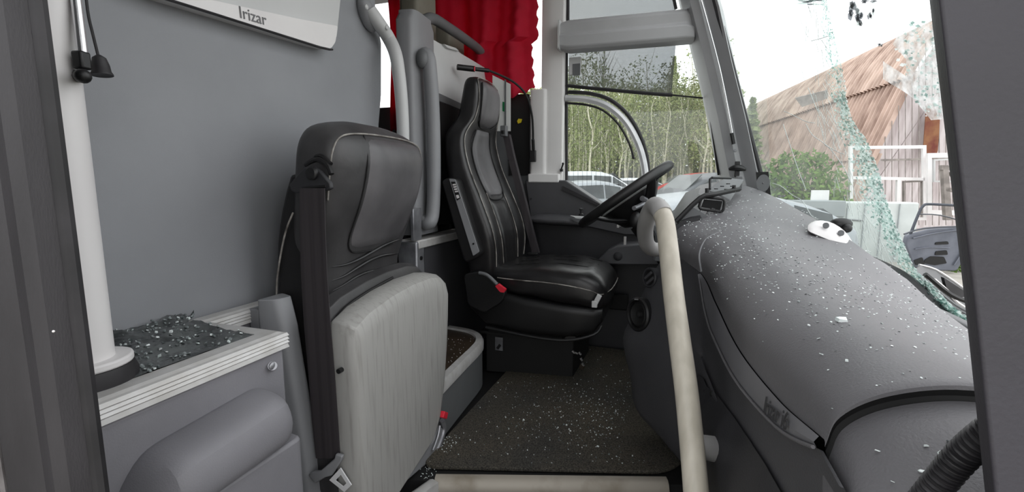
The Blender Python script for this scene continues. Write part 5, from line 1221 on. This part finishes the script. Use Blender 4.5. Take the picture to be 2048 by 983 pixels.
# ------------------------------------------------------------------ parked cars
def car(name, lab, u, d, rot, paint, L=4.4, W=1.76, H=1.48, kind='wagon'):
    c0 = OG(u, d); t = thing(name, lab, 'car', c0)
    m = Matrix.Rotation(rot, 3, 'Z'); P = lambda x, y, z: c0+m @ Vector((x, y, z))
    if kind == 'van': st = [(0, .62, .40), (.10, .86, .87), (.85, 1.0, 1.01), (1.65, 1.05, H*.97), (2.4, 1.05, H), (3.7, 1.05, H*.99), (4.3, 1.02, H*.95), (4.42, .98, 1.0), (4.5, .7, .72)]
    elif kind == 'suv': st = [(0, .65, .42), (.08, .88, .89), (1.1, 1.0, 1.01), (1.85, 1.02, H*.94), (2.5, 1.02, H), (3.6, 1.02, H*.98), (4.1, 1.02, H*.92), (4.35, 1.0, 1.02), (4.4, .7, .72)]
    else: st = [(0, .55, .36), (.1, .76, .77), (1.15, .88, .89), (1.95, .9, H*.93), (2.5, .9, H), (3.4, .9, H*.97), (3.95, .92, H*.84), (4.25, .94, .96), (4.4, .62, .64)]
    sc = L/st[-1][0]; RG = []
    for i, (x, bl_, rf) in enumerate(st):
        x *= sc; hw = W/2*(.82 if i in (0, len(st)-1) else .96 if i in (1, len(st)-2) else 1); g = max(0, min(1, (rf-bl_)/.35)); rw_ = hw*(1-.20*g)
        half = [(hw*.9, .22), (hw, .36), (hw*1.01, bl_*.7), (hw*.97, bl_), (rw_+.03*g, bl_+(rf-bl_)*.82), (rw_*.86, rf-.02*g), (rw_*.4, rf+.012)]
        RG.append([P(x-L/2, -y, z) for y, z in half]+[P(x-L/2, y, z) for y, z in half[::-1]])
    b = MB(); b.loft(RG); b.build('body', paint, t, sub=1, ang=80)
    out = m @ Vector((0, -1, 0))
    for sgn, (a_, c_) in ((1, (3, 4)), (-1, (10, 9))):
        for i0, i1, s0, s1 in ((2, 3, .35, 1.0), (3, 4, .08, 1.0), (4, 5, .06, .94), (5, 6, .04, .9)):
            A0, A1, B0, B1 = RG[i0][a_], RG[i1][a_], RG[i0][c_], RG[i1][c_]
            e0, e1 = A0.lerp(A1, s0), A0.lerp(A1, s1); f0, f1 = B0.lerp(B1, s0), B0.lerp(B1, s1)
            q = [e0.lerp(f0, .08), e1.lerp(f1, .08), e1.lerp(f1, .9), e0.lerp(f0, .9)]
            if (q[0]-q[3]).length < .03: q = [q[0], q[1], q[2]]
            b = MB(); b.prism([p+out*sgn*.012 for p in q], -out*sgn*.01); b.build('side_window', M['carwin'], t, smooth=False)
    for i0, i1, nm in ((2, 3, 'windscreen'), (6, 7, 'rear_window')):
        q = [RG[i0][5].lerp(RG[i0][8], .06), RG[i0][8].lerp(RG[i0][5], .06), RG[i1][8].lerp(RG[i1][5], .06), RG[i1][5].lerp(RG[i1][8], .06)]
        c_ = sum(q, Vector())/4; nrm = (q[1]-q[0]).cross(q[3]-q[0]).normalized(); nrm = nrm if nrm.z > 0 else -nrm
        b = MB(); b.prism([p.lerp(c_, .06)+nrm*.03 for p in q], -nrm*.02); b.build(nm, M['carwin'], t, smooth=False)
    for x in (.19, .80):
        for sgn in (-1, 1):
            b = MB(); b.lathe([(.20, -.09), (.31, -.10), (.32, -.06), (.32, .06), (.31, .10), (.2, .09), (.02, .07)], P((x-.5)*L, sgn*(W/2-.10), .32), m @ Vector((0, sgn, 0)), 20); b.build('wheel', M['rubber'], t)
    b = MB(); b.box(P(-L*.5+1.5*sc, -W/2-.05, bl_+.32), (.10, .14, .10), m); b.build('door_mirror', paint, t, bevel=.02)
    return t
car('parked_car', 'white minivan parked at the edge of the woods', 1190, 20, PSI+R(178), M['carwhite'], 4.6, 1.8, 1.78, 'van')
car('parked_car', 'silver estate car parked in front of the white minivan', 1205, 14.5, PSI+R(196), M['carsilver'], 4.4, 1.75, 1.48)
car('parked_car', 'dark grey people carrier parked behind the steering wheel', 1420, 13, PSI+R(14), M['cargrey'], 4.5, 1.8, 1.70, 'van')
car('parked_car', 'nearest silver car with low roof behind the instrument binnacle', 1340, 6.2, PSI+R(6), M['carsilver'], 4.4, 1.75, 1.40)
car('parked_car', 'distant white car visible between the silver estate and the dark people carrier', 1290, 21.5, PSI+R(170), M['carwhite'], 4.2, 1.7, 1.5, 'suv')
car('parked_car', 'distant red car whose roof shows behind the dark people carrier', 1375, 19.5, PSI+R(0), M['carred'], 4.2, 1.7, 1.72, 'suv')
car('parked_car', 'dark car seen low between the dashboard hood and the green bush', 1490, 11.2, PSI+R(4), M['cardark'], 4.3, 1.75, 1.20)

# ------------------------------------------------------------------ light
w = bpy.data.worlds.new('overcast_sky'); SC.world = w; w.use_nodes = True; nt = w.node_tree; N = nt.nodes; L = nt.links
bg = N['Background']; tc = N.new('ShaderNodeTexCoord'); nz = N.new('ShaderNodeTexNoise'); nz.inputs['Scale'].default_value = 2.2; nz.inputs['Detail'].default_value = 4
rp = N.new('ShaderNodeValToRGB'); rp.color_ramp.elements[0].color = (.86, .90, .94, 1); rp.color_ramp.elements[1].color = (1, 1, 1, 1); rp.color_ramp.elements[0].position = .3; rp.color_ramp.elements[1].position = .6
L.new(tc.outputs['Generated'], nz.inputs['Vector']); L.new(nz.outputs['Fac'], rp.inputs['Fac']); L.new(rp.outputs['Color'], bg.inputs['Color'])
bg.inputs['Strength'].default_value = 1.8
sl = bpy.data.lights.new('soft_sun', 'SUN'); sl.energy = .25; sl.angle = R(70); so = bpy.data.objects.new('soft_sun', sl); COL.objects.link(so)
so.rotation_euler = Vector((-.62, .38, -.68)).to_track_quat('-Z', 'Y').to_euler()
